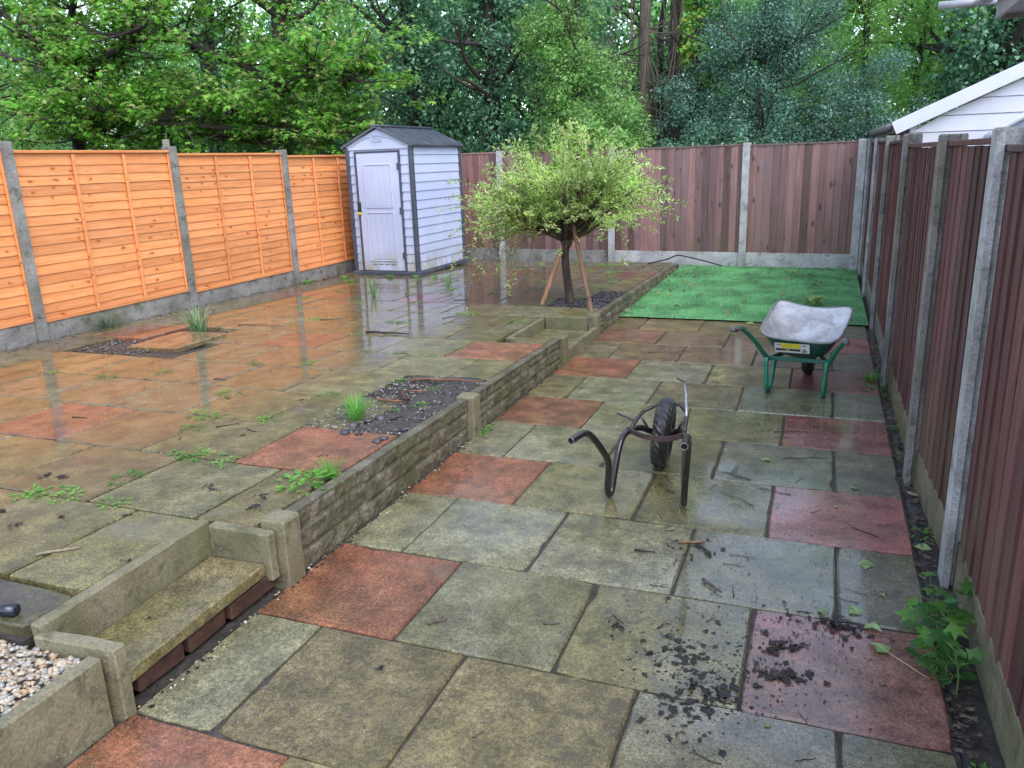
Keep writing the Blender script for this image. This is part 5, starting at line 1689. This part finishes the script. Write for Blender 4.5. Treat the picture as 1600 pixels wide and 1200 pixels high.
for i in range(260):
    cx, cy, sx, sy = q.choice([(-0.27, 2.30, .09, .08), (-0.22, 2.17, .09, .04), (0.13, 2.72, .07, .035), (-0.38, 2.40, .10, .10), (-0.05, 2.53, .05, .04), (-0.02, 2.37, .05, .03), (-0.42, 3.17, .05, .04), (-0.28, 2.05, .06, .06)])
    v, f = flake(q, q.uniform(.008, .032))
    rot = Matrix.Rotation(q.uniform(0, 6.3), 3, 'Z')
    x, y = q.gauss(cx, sx), q.gauss(cy, sy)
    mb.add([rot @ Vector((p[0], p[1], 0)) + Vector((x, y, 0.0012 + p[2] * 0.05 + 0.00002 * i)) for p in v], f)
prop(mb.build('mud_smear', P('wet_mud', (0.02, 0.016, 0.013), 0.6, var=0.5, scale=60, dirt=(0.05, 0.043, 0.035), dirt_amt=0.5, bump=0.5, coat=0.12)), 'thin smears of wet black mud on the near right paving', 'mud', kind='stuff')
# larger clods of mud on the terrace slabs: each one a thing
def clod(x, y, z, s, label, group, m=LITTER, name='mud_clod', cat='mud'):
    q = random.Random(int(x * 977 + y * 331))
    mb = MB()
    for k in range(q.randint(5, 8)):
        v, f = flake(q, s * q.uniform(.4, .9))
        rot = Matrix.Rotation(q.uniform(0, 6.3), 3, 'Z') @ Matrix.Rotation(q.gauss(0, .35), 3, 'X')
        off = Vector((q.gauss(0, s * .55), q.gauss(0, s * .4), s * .10 * k * .4 + 0.001))
        mb.add([rot @ Vector(p) + off for p in v], f)
    o = mb.build(name, m)
    o.location = (x, y, z)
    return prop(o, label, cat, group)
for x, y, s in ((-3.37, 1.98, .03), (-3.25, 2.12, .035), (-3.02, 2.05, .03), (-2.92, 2.17, .02), (-2.66, 2.27, .02), (-3.12, 1.86, .03), (-3.0, 1.85, .02), (-2.52, 2.62, .035), (-2.23, 2.62, .03), (-2.18, 2.50, .03),
                (-3.42, 2.5, .035), (-3.32, 2.52, .03), (-2.75, 3.0, .02), (-3.2, 3.15, .02), (-2.28, 3.15, .02), (-2.9, 3.3, .02), (-3.55, 2.2, .03), (-2.32, 1.95, .02), (-3.0, 4.0, .02), (-3.5, 3.9, .02)):
    clod(x, y, zu(y), s, 'small dark clod of mud ' + uzone(x, y), 'mud clods on the upper paving')
clod(-2.12, 1.83, 0.133, 0.014, 'small black clod on the tread of the near step', None)
clod(-0.035, 2.53, 0.0, 0.055, 'large crumpled wet dead leaf at the top of the near red slab', None, LITTER, 'dead_leaf', 'dead leaf')
clod(-0.03, 2.36, 0.0, 0.045, 'tattered black wet leaf in the middle of the near red slab', None, LITTER, 'dead_leaf', 'dead leaf')
clod(0.125, 2.73, 0.0, 0.05, 'heap of black wet leaves on the far edge of the near red slab', None, LITTER, 'leaf_heap', 'leaf litter')
clod(-0.235, 2.20, 0.0, 0.06, 'black mud patch left of the near red slab', None, LITTER, 'mud_patch', 'mud')
clod(-0.60, 2.48, 0.0, 0.028, 'dark curled leaf on the middle of the near paving', None, LITTER, 'dead_leaf', 'dead leaf')
clod(-1.30, 1.99, 0.0, 0.018, 'small dark mud spot on the near olive slab', None)
clod(-0.36, 1.74, 0.0, 0.03, 'brown star-shaped leaf flattened at the bottom of the patio', None, P('brown_leaf', (0.05, 0.035, 0.03), .5, var=.4), 'dead_leaf', 'dead leaf')

# fresh pale green leaves that fell from the trees
FRESH = leaf_mat('fallen_green_leaf', [(0.25, 0.38, 0.12), (0.33, 0.45, 0.18), (0.20, 0.33, 0.10)], 0.45, 0.3)
def fresh_leaf(x, y, z, s, a, label, group=None, m=FRESH, stem=None):
    T = TEMPL['ivy'][0] * np.array([s, s * 1.15, s * 1.6])
    vs = [tuple(p) for p in T]
    mb = MB().add(vs, [tuple(f) for f in TEMPL['ivy'][1]])
    o = mb.build('fallen_leaf', m)
    o.location = (x, y, z + 0.006)
    o.rotation_euler = (R(rnd.uniform(-12, 12)), R(rnd.uniform(-10, 10)), a)
    prop(o, label, 'leaf', group)
    if stem:
        st = MB().tube([(0, 0, 0.002), (-stem * .5, 0.004, 0.004), (-stem, -0.004, 0.0)], 0.0018, 5).build('stem', P('leaf_stem', (0.45, 0.38, 0.2), .5), o)
    return o
fresh_leaf(0.300, 2.60, 0.0, 0.075, R(140), 'pale green leaf with a long stem lying on the near red slab', stem=0.19)
fresh_leaf(0.235, 3.22, 0.0, 0.07, R(10), 'pale green leaf on the dark slab by the right fence')
fresh_leaf(0.215, 2.82, 0.0, 0.06, R(120), 'upright pale green leaf behind the heap of wet leaves')
fresh_leaf(0.240, 2.76, 0.0, 0.065, R(-40), 'pale green leaf just right of the heap of wet leaves')
fresh_leaf(0.075, 2.80, 0.0, 0.045, R(10), 'small pale green leaf left of the heap of wet leaves')
fresh_leaf(0.485, 3.43, -0.005, 0.07, R(80), 'pale green leaf hanging over the soil strip by the fence')
fresh_leaf(0.49, 4.02, 0.0, 0.06, R(60), 'pale tan leaf on the soil strip at the foot of the second post', m=P('tan_leaf', (0.40, 0.28, 0.18), .6, var=.2))
fresh_leaf(-0.18, 4.32, 0.0, 0.06, R(200), 'small green leaf on the grey slab right of the black frame')
fresh_leaf(0.22, 4.03, 0.0, 0.05, R(20), 'small green leaf at the top of the second red slab from the front')
fresh_leaf(-0.55, 3.30, 0.0, 0.04, R(100), 'small yellowish leaf beside the pale tan stick')
fresh_leaf(-0.62, 8.05, 0.0, 0.09, R(60), 'pale green leaf on the paving at the front edge of the lawn')
for x, y in ((0.16, 3.78), (-0.05, 2.1), (0.3, 3.0), (-0.5, 2.95)):
    fresh_leaf(x, y, 0.0, 0.028, rnd.uniform(0, 6), 'tiny green leaf fragment on the lower patio', 'green leaf fragments on the lower patio')
# leaf bunch and scattered leaves on the lawn
LM = leaf_mat('lawn_leaf', [(0.42, 0.52, 0.20), (0.50, 0.55, 0.30), (0.09, 0.07, 0.04), (0.32, 0.45, 0.14), (0.50, 0.40, 0.28)], 0.5, 0.3)
mb, q = MB(), random.Random(9)
for k in range(9):
    T = TEMPL['ivy'][0] * 0.13
    rot = Matrix.Rotation(q.uniform(0, 6.3), 3, 'Z') @ Matrix.Rotation(q.uniform(-.9, .3), 3, 'Y') @ Matrix.Rotation(q.uniform(-.5, .5), 3, 'X')
    mb.add([rot @ Vector(p) + Vector((q.gauss(0, .05), q.gauss(0, .04), 0.03)) for p in T], [tuple(f) for f in TEMPL['ivy'][1]])
o = mb.build('leaf_bunch', FRESH)
o.location = (-0.02, 9.05, 0.03)
prop(o, 'bunch of pale green leaves on the lawn behind the wheelbarrow', 'leaves')
lmesh = []
for k in range(5):
    T = TEMPL['ivy'][0].copy()
    T[:, 2] += rng.uniform(-.15, .2, len(T))
    lmesh.append(mesh_of('lawn_leaf', ([tuple(p) for p in T], [tuple(f) for f in TEMPL['ivy'][1]]), LM))
for i in range(95):
    if i < 30: x, y = rnd.gauss(-0.1, .35), rnd.gauss(10.9, .5)
    elif i < 50: x, y = rnd.gauss(-1.75, .12), rnd.uniform(8.3, 11.8)
    else: x, y = rnd.uniform(-1.9, .42), rnd.uniform(8.2, 11.9)
    if not (-1.93 < x < .45 and 8.18 < y < 11.95): continue
    o = mkobj('lawn_leaf', rnd.choice(lmesh))
    s = rnd.uniform(.04, .10)
    o.scale = (s, s, s)
    o.location = (x, y, 0.046)
    o.rotation_euler = (rnd.gauss(0, .2), rnd.gauss(0, .2), rnd.uniform(0, 6.3))
    zone = ('at the front' if y < 9.2 else 'in the middle' if y < 10.7 else 'at the back') + ' of the artificial lawn, ' + ('along the stone wall' if x < -1.4 else 'left of its centre' if x < -0.6 else 'right of its centre' if x < 0.05 else 'along the right fence')
    prop(o, 'fallen leaf ' + zone, 'leaf', 'fallen leaves on the artificial lawn')
# other bits
cb = MB().tube(smooth_path([(-2.35, 11.62, 0.13), (-2.13, 11.85, 0.16), (-2.0, 12.05, 0.20), (-1.85, 12.10, 0.17), (-1.6, 12.06, 0.12), (-1.35, 12.08, 0.05)], 5), 0.011, 6).build('black_cable', P('cable_black', (0.015, 0.015, 0.016), 0.5), None, True)
prop(cb, 'black cable trailing over the wall onto the back of the lawn', 'cable')
pp = MB()
pp.tube([(0, 0, 0), (0.055, 0.03, 0), (0.06, 0.033, 0), (0.30, 0.16, 0.002)], [0.021, 0.021, 0.0165, 0.0165], 16)
pipe = pp.build('plastic_pipe', P('blue_black_plastic', (0.012, 0.016, 0.03), 0.3, var=0.2, coat=0.5), None, True)
pipe.location = (-2.385, 1.555, zu(1.6) + 0.010)
pipe.rotation_euler = (0, 0, R(165))
prop(pipe, 'end of a blue black plastic pipe on the dark slab by the gravel', 'pipe')
bb = MB().box((0, 0, 0), (0.10, 0.14, 0.065), None, 0.008).build('broken_brick', BRICK)
bb.location = (-2.36, 1.14, zu(1.1) - 0.03)
bb.rotation_euler = (R(6), R(4), R(25))
prop(bb, 'broken red brick lying in the gravel bed', 'brick')
# ================================================================== TREES AND SHRUBS BEYOND THE FENCES
BK_DARK = bark('dark_bark', (0.018, 0.015, 0.013), (0.055, 0.045, 0.038))
BK_GREY = bark('grey_bark', (0.06, 0.05, 0.042), (0.15, 0.125, 0.10))
M_MAPLE = leaf_mat('maple_leaf', [(0.0516, 0.1467, 0.015), (0.1143, 0.3073, 0.0337), (0.1494, 0.4019, 0.044), (0.247, 0.573, 0.079), (0.3486, 0.6195, 0.1317), (0.4357, 0.4645, 0.1756)], 0.5, 0.55)
M_IVYD = leaf_mat('dark_ivy_leaf', [(0.0376, 0.1164, 0.0579), (0.0676, 0.1941, 0.087), (0.1125, 0.2912, 0.1191), (0.1876, 0.4075, 0.177)], 0.42, 0.35)
M_EVER = leaf_mat('evergreen_leaf', [(0.0434, 0.1335, 0.0736), (0.0795, 0.2069, 0.1087), (0.1302, 0.2936, 0.1618), (0.217, 0.4173, 0.2502)], 0.42, 0.35)
M_HAW = leaf_mat('hawthorn_leaf', [(0.1134, 0.2523, 0.0686), (0.1767, 0.3687, 0.0931), (0.2651, 0.4851, 0.1369), (0.3531, 0.5627, 0.1916)], 0.45, 0.5)
M_IVYB = leaf_mat('bright_ivy_leaf', [(0.1305, 0.3587, 0.0542), (0.2175, 0.522, 0.0762), (0.3263, 0.6525, 0.1087), (0.098, 0.261, 0.0653), (0.5873, 0.5655, 0.1087)], 0.35, 0.45)
M_HOLLY = leaf_mat('blue_green_leaf', [(0.0564, 0.1418, 0.1), (0.0861, 0.1956, 0.1385), (0.1262, 0.2623, 0.1924), (0.1856, 0.3472, 0.2693)], 0.48, 0.35)
M_FEATH = leaf_mat('feathery_leaf', [(0.1523, 0.3513, 0.0659), (0.2284, 0.4758, 0.0943), (0.3263, 0.5664, 0.1413)], 0.5, 0.5)
M_FAR = leaf_mat('far_leaf', [(0.117, 0.2835, 0.0815), (0.208, 0.4455, 0.131), (0.312, 0.5805, 0.2038)], 0.5, 0.5)

def limb(mb, p, d, L, r, q, depth, tips, wig=0.16, kids=(2, 4), up=0.06, sides=6):
    p, d = Vector(p), Vector(d).normalized()
    pts, rad = [p.copy()], [r]
    k = 5
    for i in range(k):
        d = (d + Vector((q.gauss(0, wig), q.gauss(0, wig), q.gauss(up, wig * .7)))).normalized()
        p = p + d * L / k
        pts.append(p.copy())
        rad.append(max(r * (1 - 0.62 * (i + 1) / k), 0.004))
    mb.tube(pts, rad, sides if depth > 0 else 4, False)
    tips += [(x, depth) for x in pts[2:]]
    if depth > 0:
        for j in range(q.randint(*kids)):
            i = q.randint(1, k)
            dd = (d + Vector((q.gauss(0, .7), q.gauss(0, .7), q.gauss(.1, .5)))).normalized()
            limb(mb, pts[i], dd, L * q.uniform(.45, .7), rad[i] * q.uniform(.55, .75), q, depth - 1, tips, wig, kids, up, sides)

def tree(name, label, x, y, h_, r, seed, leaf, shape, size, crowns=(), per=60, clump_r=0.35, bk=BK_DARK, lean=(0, 0), limbs_n=7, limb_L=1.6, limb_z=(0.35, 0.9),
         depth=1, tip_leaves=0, tip_r=0.22, up=0.6, trunk=True, cat='tree', group='trees beyond the fences', jitter=0.5, droop=0.15):
    q = random.Random(seed)
    t = thing(name, label, cat, (x, y, -0.06), 0, group)
    mb = MB()
    pts = [Vector((lean[0] * s * h_ + q.gauss(0, .02) * h_ * .4 * s, lean[1] * s * h_ + q.gauss(0, .02) * h_ * .4 * s, s * h_)) for s in [i / 8 for i in range(9)]]
    mb.tube(smooth_path(pts, 3), [r * (1.15 - 0.75 * i / 24) for i in range(25)], 10, False)
    mb.build('trunk', bk, t, True)
    tips = []
    lb = MB()
    for i in range(limbs_n):
        s = q.uniform(*limb_z)
        p = pts[0].lerp(pts[-1], s)
        a = 2 * math.pi * i * 0.618 + q.uniform(-.5, .5)
        limb(lb, pts[min(8, int(s * 8))].lerp(pts[min(8, int(s * 8) + 1)], s * 8 - int(s * 8)), (math.cos(a), math.sin(a), q.uniform(.0, .6)), limb_L * q.uniform(.7, 1.2), r * 0.42 * (1.1 - s * .6), q, depth, tips)
    if limbs_n:
        lb.build('branches', bk, t, True)
    PP, NN = [], []
    for (c, rr, n, sh) in crowns:
        cc = ellipsoid_centres(n, c, rr, sh)
        cc = cc[cc[:, 2] > 0.1]
        p, nn = clumps(cc, (clump_r, clump_r, clump_r * .75), per, up, jitter)
        PP.append(p); NN.append(nn)
    if tip_leaves and tips:
        cc = np.array([x_ for x_, d_ in tips if d_ == 0])
        p, nn = clumps(cc, (tip_r, tip_r, tip_r * .5), tip_leaves, up, jitter)
        PP.append(p); NN.append(nn)
    if PP:
        p, nn = np.concatenate(PP), np.concatenate(NN)
        keep = p[:, 2] > 0.05
        # nothing grows through the fences
        keep &= ~((p[:, 1] + y < 12.3 + 0.08 * -(p[:, 0] + x)) & (p[:, 0] + x > -6.72) & (p[:, 2] < 2.0))
        p, nn = p[keep], nn[keep]
        leaves('crown', p, nn, size * rng.uniform(0.5, 1.3, len(p)), shape, leaf, t, droop)
    return t

# sycamore-like tree with broad sprays over the orange fence
def sycamore(label, x, y, seed, limbs_spec, trunk_pts, r, nper=16, sz=0.125, extra=()):
    q = random.Random(seed)
    t = thing('sycamore_tree', label, 'tree', (x, y, -0.06), 0, 'trees beyond the fences')
    MB().tube(smooth_path(trunk_pts, 4), [r * (1.1 - .6 * i / (4 * (len(trunk_pts) - 1))) for i in range(4 * (len(trunk_pts) - 1) + 1)], 10, False).build('trunk', BK_DARK, t, True)
    lb, tips = MB(), []
    for path, rr in limbs_spec:
        pp = smooth_path(path, 4)
        lb.tube(pp, [rr * (1 - .65 * i / len(pp)) for i in range(len(pp))], 8, False)
        for i in range(2, len(pp)):
            for j in range(4):
                a = q.uniform(0, 6.28)
                limb(lb, pp[i], (math.cos(a), math.sin(a), q.gauss(.15, .4)), q.uniform(.5, 1.25), rr * .3, q, 1, tips, 0.2, (2, 3), 0.03, 5)
    lb.build('branches', BK_DARK, t, True)
    cc = np.array([p for p, d in tips if d == 0])
    if len(extra):
        cc = np.concatenate([cc, np.asarray(extra)])
    # flat sprays: leaves spread level round each twig
    p, nn = clumps(cc, (0.26, 0.26, 0.07), nper, 1.6, 0.45, 0.6)
    keep = ~((p[:, 0] + x > -6.75) & (p[:, 1] + y < 12.6))
    p, nn = p[keep], nn[keep]
    leaves('crown', p, nn, sz * rng.uniform(.55, 1.15, len(p)), 'maple', M_MAPLE, t, 0.25)
    return t
sycamore('light green sycamore with long dark limbs over the orange fence', -9.9, 13.4, 3,
         [([(0.0, 0, 2.6), (-1.2, -0.3, 2.75), (-2.6, -0.5, 3.0), (-4.0, -0.4, 3.5)], 0.10),
          ([(0.05, 0, 3.3), (-1.0, -0.7, 3.9), (-2.2, -1.0, 4.6), (-3.4, -1.1, 5.4)], 0.085),
          ([(0.05, 0, 3.0), (0.8, -0.5, 3.2), (1.7, -0.8, 3.3), (2.4, -.9, 3.1)], 0.07),
          ([(0.0, 0, 2.3), (-0.6, -1.2, 2.5), (-1.4, -1.8, 2.6), (-2.4, -2.2, 2.9)], 0.06),
          ([(0.3, 0, 4.4), (-0.6, -.4, 5.2), (-1.6, -.6, 6.0)], 0.08), ([(0, 0, 2.1), (0.7, -.5, 2.35), (1.5, -.7, 2.3), (2.1, -.8, 2.2)], 0.05), ([(0, 0, 2.2), (-1.2, -.9, 2.35), (-2.6, -1.2, 2.4), (-3.6, -1.3, 2.5)], 0.055),
          ([(0.3, 0, 4.4), (1.2, -.4, 5.2), (1.9, -.6, 6.0)], 0.08)],
         [(0, 0, 0), (0.05, 0, 1.2), (-0.02, 0, 2.4), (0.08, 0, 3.2), (0.25, 0, 4.3), (0.55, 0.05, 6.0), (0.7, 0, 7.2)], 0.17, 9, 0.108)
sycamore('light green sycamore at the far left edge over the orange fence', -14.2, 12.6, 8,
         [([(0, 0, 2.4), (-1.0, -.4, 3.0), (-2.0, -.6, 3.5)], 0.08), ([(0, 0, 3.0), (1.1, -0.5, 3.6), (2.4, -0.9, 3.9), (3.4, -1.2, 4.2)], 0.095),
          ([(0, 0, 3.6), (-.8, -.3, 4.6), (-1.6, -.5, 5.4)], 0.08), ([(0, 0, 4.0), (.9, -.3, 5.0), (1.9, -.5, 5.8)], 0.08), ([(0, 0, 2.0), (.9, -.9, 2.5), (2.0, -1.4, 2.7)], 0.06)],
         [(0, 0, 0), (-0.1, 0, 1.5), (0.05, 0, 3.0), (-0.1, 0, 4.6), (0.1, 0, 6.5)], 0.15, 9, 0.108)
# ivy-clad trunks behind the sycamores
for lab, x, y, hh, s in (('tall ivy-clad trunk behind the sycamore at the far left', -18.2, 15.5, 8.0, 1), ('dark ivy-clad trunk left of the sycamore trunk', -13.6, 16.0, 8.0, 2),
                         ('dark ivy-clad trunk just behind the sycamore trunk', -11.2, 15.5, 8.5, 4)):
    tree('ivy_clad_tree', lab, x, y, hh, 0.24, 40 + s, M_IVYD, 'ivy', 0.085, [((0, 0, 3.0), (0.62, 0.62, 3.2), 70, .7)], 55, 0.30, limbs_n=8, limb_L=1.5, limb_z=(.5, .95), tip_leaves=16, tip_r=.3)
# dark evergreen mass behind the shed
tree('evergreen_tree', 'dark glossy evergreen rising behind the shed', -8.0, 15.4, 6.5, 0.2, 51, M_EVER, 'oval', 0.082, [((0, 0, 3.3), (1.35, 0.9, 3.4), 170, .5)], 95, 0.42, limbs_n=7)
tree('evergreen_tree', 'dark evergreen between the shed and the willow', -6.1, 15.0, 6.2, 0.18, 52, M_EVER, 'oval', 0.080, [((0, 0, 2.4), (1.15, 0.8, 2.4), 110, .5), ((0.1, 0, 4.9), (1.2, .8, 1.3), 70, .5)], 95, 0.40, limbs_n=7)
tree('evergreen_shrub', 'low dark evergreen shrub behind the orange fence by the shed', -9.4, 14.2, 2.6, 0.08, 53, M_IVYD, 'ivy', 0.075, [((0, 0, 1.6), (1.5, 0.6, 1.3), 80, .5)], 80, 0.36, limbs_n=5, limb_L=.8, cat='shrub')
tree('evergreen_shrub', 'dark undergrowth behind the second orange panel', -12.4, 14.6, 2.4, 0.07, 54, M_IVYD, 'ivy', 0.08, [((0, 0, 1.5), (1.8, 0.6, 1.2), 75, .5)], 80, 0.38, limbs_n=5, limb_L=.8, cat='shrub')
tree('evergreen_shrub', 'green undergrowth behind the leftmost orange panels', -16.4, 14.6, 2.6, 0.07, 55, M_FAR, 'oval', 0.10, [((0, 0, 1.5), (2.2, 0.7, 1.3), 75, .5)], 80, 0.42, limbs_n=5, limb_L=.8, cat='shrub')
for lab, x, y, w, hz, sd in (('mid green undergrowth behind the third orange panel', -10.6, 13.9, 1.5, 1.5, 56), ('mid green undergrowth behind the second orange panel near the sycamore', -13.6, 13.7, 1.7, 1.4, 57), ('mid green undergrowth at the far left behind the fence', -17.6, 14.0, 1.9, 1.5, 58)):
    tree('undergrowth_shrub', lab, x, y, 2.6, 0.05, sd, M_HAW if sd != 57 else M_FAR, 'oval', 0.07, [((0, 0, hz), (w, 0.55, 1.35), 80, .5)], 85, 0.32, limbs_n=8, limb_L=.8, cat='shrub')
# hawthorn, mid green, behind the willow
tree('hawthorn_tree', 'fresh green hawthorn behind the willow', -4.15, 14.3, 4.4, 0.12, 61, M_HAW, 'diamond', 0.062, [((0.1, -.2, 2.2), (1.05, 0.75, 1.7), 150, .5), ((-0.3, 0, 3.7), (.75, .6, .9), 50, .5)], 150, 0.30, limbs_n=8, limb_L=1.0)
tree('hawthorn_shrub', 'bright green shrub just behind the back fence right of the willow', -3.35, 13.2, 2.2, 0.06, 62, M_HAW, 'diamond', 0.055, [((0, 0, 1.7), (0.78, 0.45, 0.85), 80, .5)], 150, 0.24, limbs_n=6, limb_L=.7, cat='shrub')
tree('ivy_clad_tree', 'ivy-clad trunk behind the hawthorn', -5.0, 16.4, 8.5, 0.22, 63, M_EVER, 'ivy', 0.085, [((0, 0, 4.4), (1.2, .9, 2.6), 130, .55)], 80, 0.40, bk=BK_GREY, limbs_n=7)
# bare twiggy trunks
def bare_tree(label, x, y, seed, hh, r, n, lean):
    q = random.Random(seed)
    t = thing('bare_tree', label, 'tree', (x, y, -0.06), 0, 'trees beyond the fences')
    MB().tube(smooth_path([(0, 0, 0), (lean * .3, 0, hh * .35), (lean * .7, 0, hh * .7), (lean, 0, hh)], 5), [r * (1.1 - .05 * i) for i in range(16)], 9, False).build('trunk', BK_GREY, t, True)
    mb, tips = MB(), []
    for i in range(n):
        z = q.uniform(1.2, hh * .95)
        a = q.uniform(0, 6.28)
        limb(mb, (lean * z / hh, 0, z), (math.cos(a) * .8, math.sin(a) * .8, q.uniform(-.9, .9)), q.uniform(.5, 1.3), 0.013, q, 1, tips, 0.22, (2, 4), -.02, 4)
    for i in range(n // 2):      # hanging vines
        x0, y0 = q.gauss(0, .28), q.gauss(-.1, .2)
        z1 = q.uniform(3, 5.5)
        pts = [(x0 + q.gauss(0, .06) + .12 * math.sin(k + i), y0, z1 - (z1 - 1.2) * k / 6) for k in range(7)]
        mb.tube(smooth_path(pts, 2), 0.011, 4, False)
    mb.build('branches', bark('dead_twigs', (0.10, 0.075, 0.06), (0.22, 0.17, 0.14)), t, True)
bare_tree('bare trunk wrapped in dead brown twigs right of the willow', -3.15, 14.9, 71, 6.5, 0.15, 34, 0.05)
bare_tree('thin bare trunk with hanging vines beside the ivy column', -2.62, 15.3, 72, 6.5, 0.17, 22, -0.05)
tree('ivy_shrub', 'dull ivy growing around the bare trunks', -2.95, 15.6, 4.4, 0.1, 73, M_IVYD, 'ivy', 0.07, [((0, 0, 2.2), (0.65, 0.35, 2.1), 70, .5)], 60, 0.26, limbs_n=4, limb_L=.6, cat='shrub')
# bright ivy column
tree('ivy_clad_tree', 'trunk covered in bright yellow green ivy at the top centre', -2.15, 14.8, 6.4, 0.2, 81, M_IVYB, 'ivy', 0.095, [((0, 0, 4.3), (0.42, 0.42, 1.5), 75, .6), ((.12, 0, 2.9), (.5, .4, .9), 30, .6)], 60, 0.20, limbs_n=4, limb_L=.7)
# blue-green holly-like thicket
tree('holly_tree', 'broad blue green small-leaved thicket behind the lawn', -1.05, 14.2, 3.6, 0.08, 91, M_HOLLY, 'diamond', 0.044, [((-0.1, 0, 1.9), (1.75, 0.8, 1.6), 230, .5), ((0.05, .1, 3.5), (1.15, .7, 1.35), 130, .55)], 220, 0.30, bk=BK_DARK, limbs_n=12, limb_L=1.6, up=.5)
tree('holly_tree', 'blue green thicket in the right corner behind the fence', 0.55, 14.5, 2.4, 0.07, 92, M_HOLLY, 'diamond', 0.050, [((0, 0, 1.8), (0.95, 0.7, 1.5), 110, .5)], 170, 0.28, bk=BK_DARK, limbs_n=8, limb_L=1.1)
tree('holly_shrub', 'low dark bush with a few bright leaves behind the lawn fence', -1.5, 13.0, 1.9, 0.05, 93, M_EVER, 'oval', 0.055, [((0, 0, 1.35), (1.2, 0.35, 0.75), 70, .5)], 110, 0.24, limbs_n=6, limb_L=.6, cat='shrub')
tree('feathery_tree', 'feathery yellow green tree with thin black stems behind the thicket', 0.55, 17.6, 8.0, 0.075, 101, M_FEATH, 'lance', 0.085, [((-.35, 0, 3.6), (1.1, 0.9, 2.3), 130, .5), ((.2, 0, 6.2), (1.0, .8, 1.4), 60, .6)], 95, 0.34, limbs_n=7, limb_L=1.4)
tree('feathery_tree', 'thin dark stemmed tree behind the right end of the back fence', 1.45, 17.0, 8.0, 0.065, 102, M_FEATH, 'lance', 0.085, [((-.2, 0, 3.2), (0.8, 0.7, 2.0), 70, .5)], 90, 0.32, limbs_n=6, limb_L=1.1)
tree('ivy_clad_tree', 'large dark ivy-covered tree behind the summerhouse', 2.75, 16.0, 7.0, 0.28, 111, M_EVER, 'ivy', 0.095, [((0, 0, 3.6), (1.25, 1.0, 3.3), 190, .5)], 85, 0.42, limbs_n=8)
tree('ivy_clad_tree', 'dark ivy-covered tree at the top right edge', 4.6, 16.5, 6.6, 0.25, 112, M_EVER, 'ivy', 0.095, [((0, 0, 3.2), (1.1, 1.0, 2.9), 120, .5)], 80, 0.42, limbs_n=6)
tree('hawthorn_shrub', 'light green shrub behind the summerhouse roof', 3.3, 14.0, 2.8, 0.06, 113, M_FEATH, 'oval', 0.075, [((0, 0, 2.1), (0.9, 0.5, 0.95), 50, .5)], 90, 0.28, limbs_n=6, limb_L=.7, cat='shrub')
# farther trees that close the view
far = [('pale green tree far behind the leftmost fence panel', -30, 25, 9, 1), ('pale green tree far behind the sycamores', -24.5, 26, 8.5, 2), ('pale green tree far behind the second orange panel', -19.5, 25, 8.0, 3),
       ('green tree far behind the dark ivy trunks', -15.5, 24, 9.0, 4), ('green tree far behind the shed', -11.2, 23, 9.0, 5), ('green tree far behind the willow', -7.4, 22, 9.0, 6),
       ('green tree far behind the bare trunks', -4.7, 22.5, 8.0, 7), ('green tree far behind the thicket', -0.9, 22, 6.6, 8), ('green tree far behind the feathery tree', 2.4, 22, 8.0, 9), ('green tree far behind the summerhouse', 5.8, 21.5, 8.5, 10)]
for lab, x, y, hh, s in far:
    tree('woodland_tree', lab, x, y, hh * .9, 0.2, 200 + s, M_FAR, 'oval', 0.16, [((0, 0, hh * .5), (2.2, 1.2, hh * .5), 230, .5)], 50, 0.60, limbs_n=8, limb_L=2.2, limb_z=(.3, .95))
# woodland that reads as one mass in the distance
c = np.stack([rng.uniform(-75, 45, 2600), rng.uniform(38, 46, 2600), rng.uniform(0.3, 13.5, 2600) * rng.uniform(.5, 1, 2600)], 1)
p, nn = clumps(c, (1.6, 1.2, 1.1), 30, 0.6)
prop(leaves('distant_wood', p, nn, 0.42 * rng.uniform(.6, 1.2, len(p)), 'oval', M_FAR), 'distant green woodland beyond the trees', 'woodland', kind='stuff')
# a stub of an old post behind the orange fence
o = MB().box((0, 0, 1.03), (0.06, 0.06, 2.06), None, 0.006).build('wooden_post', concrete_grey())
o.location = (-6.98, 7.35, -0.05)
prop(o, 'weathered wooden post top showing just behind the third orange panel', 'post')
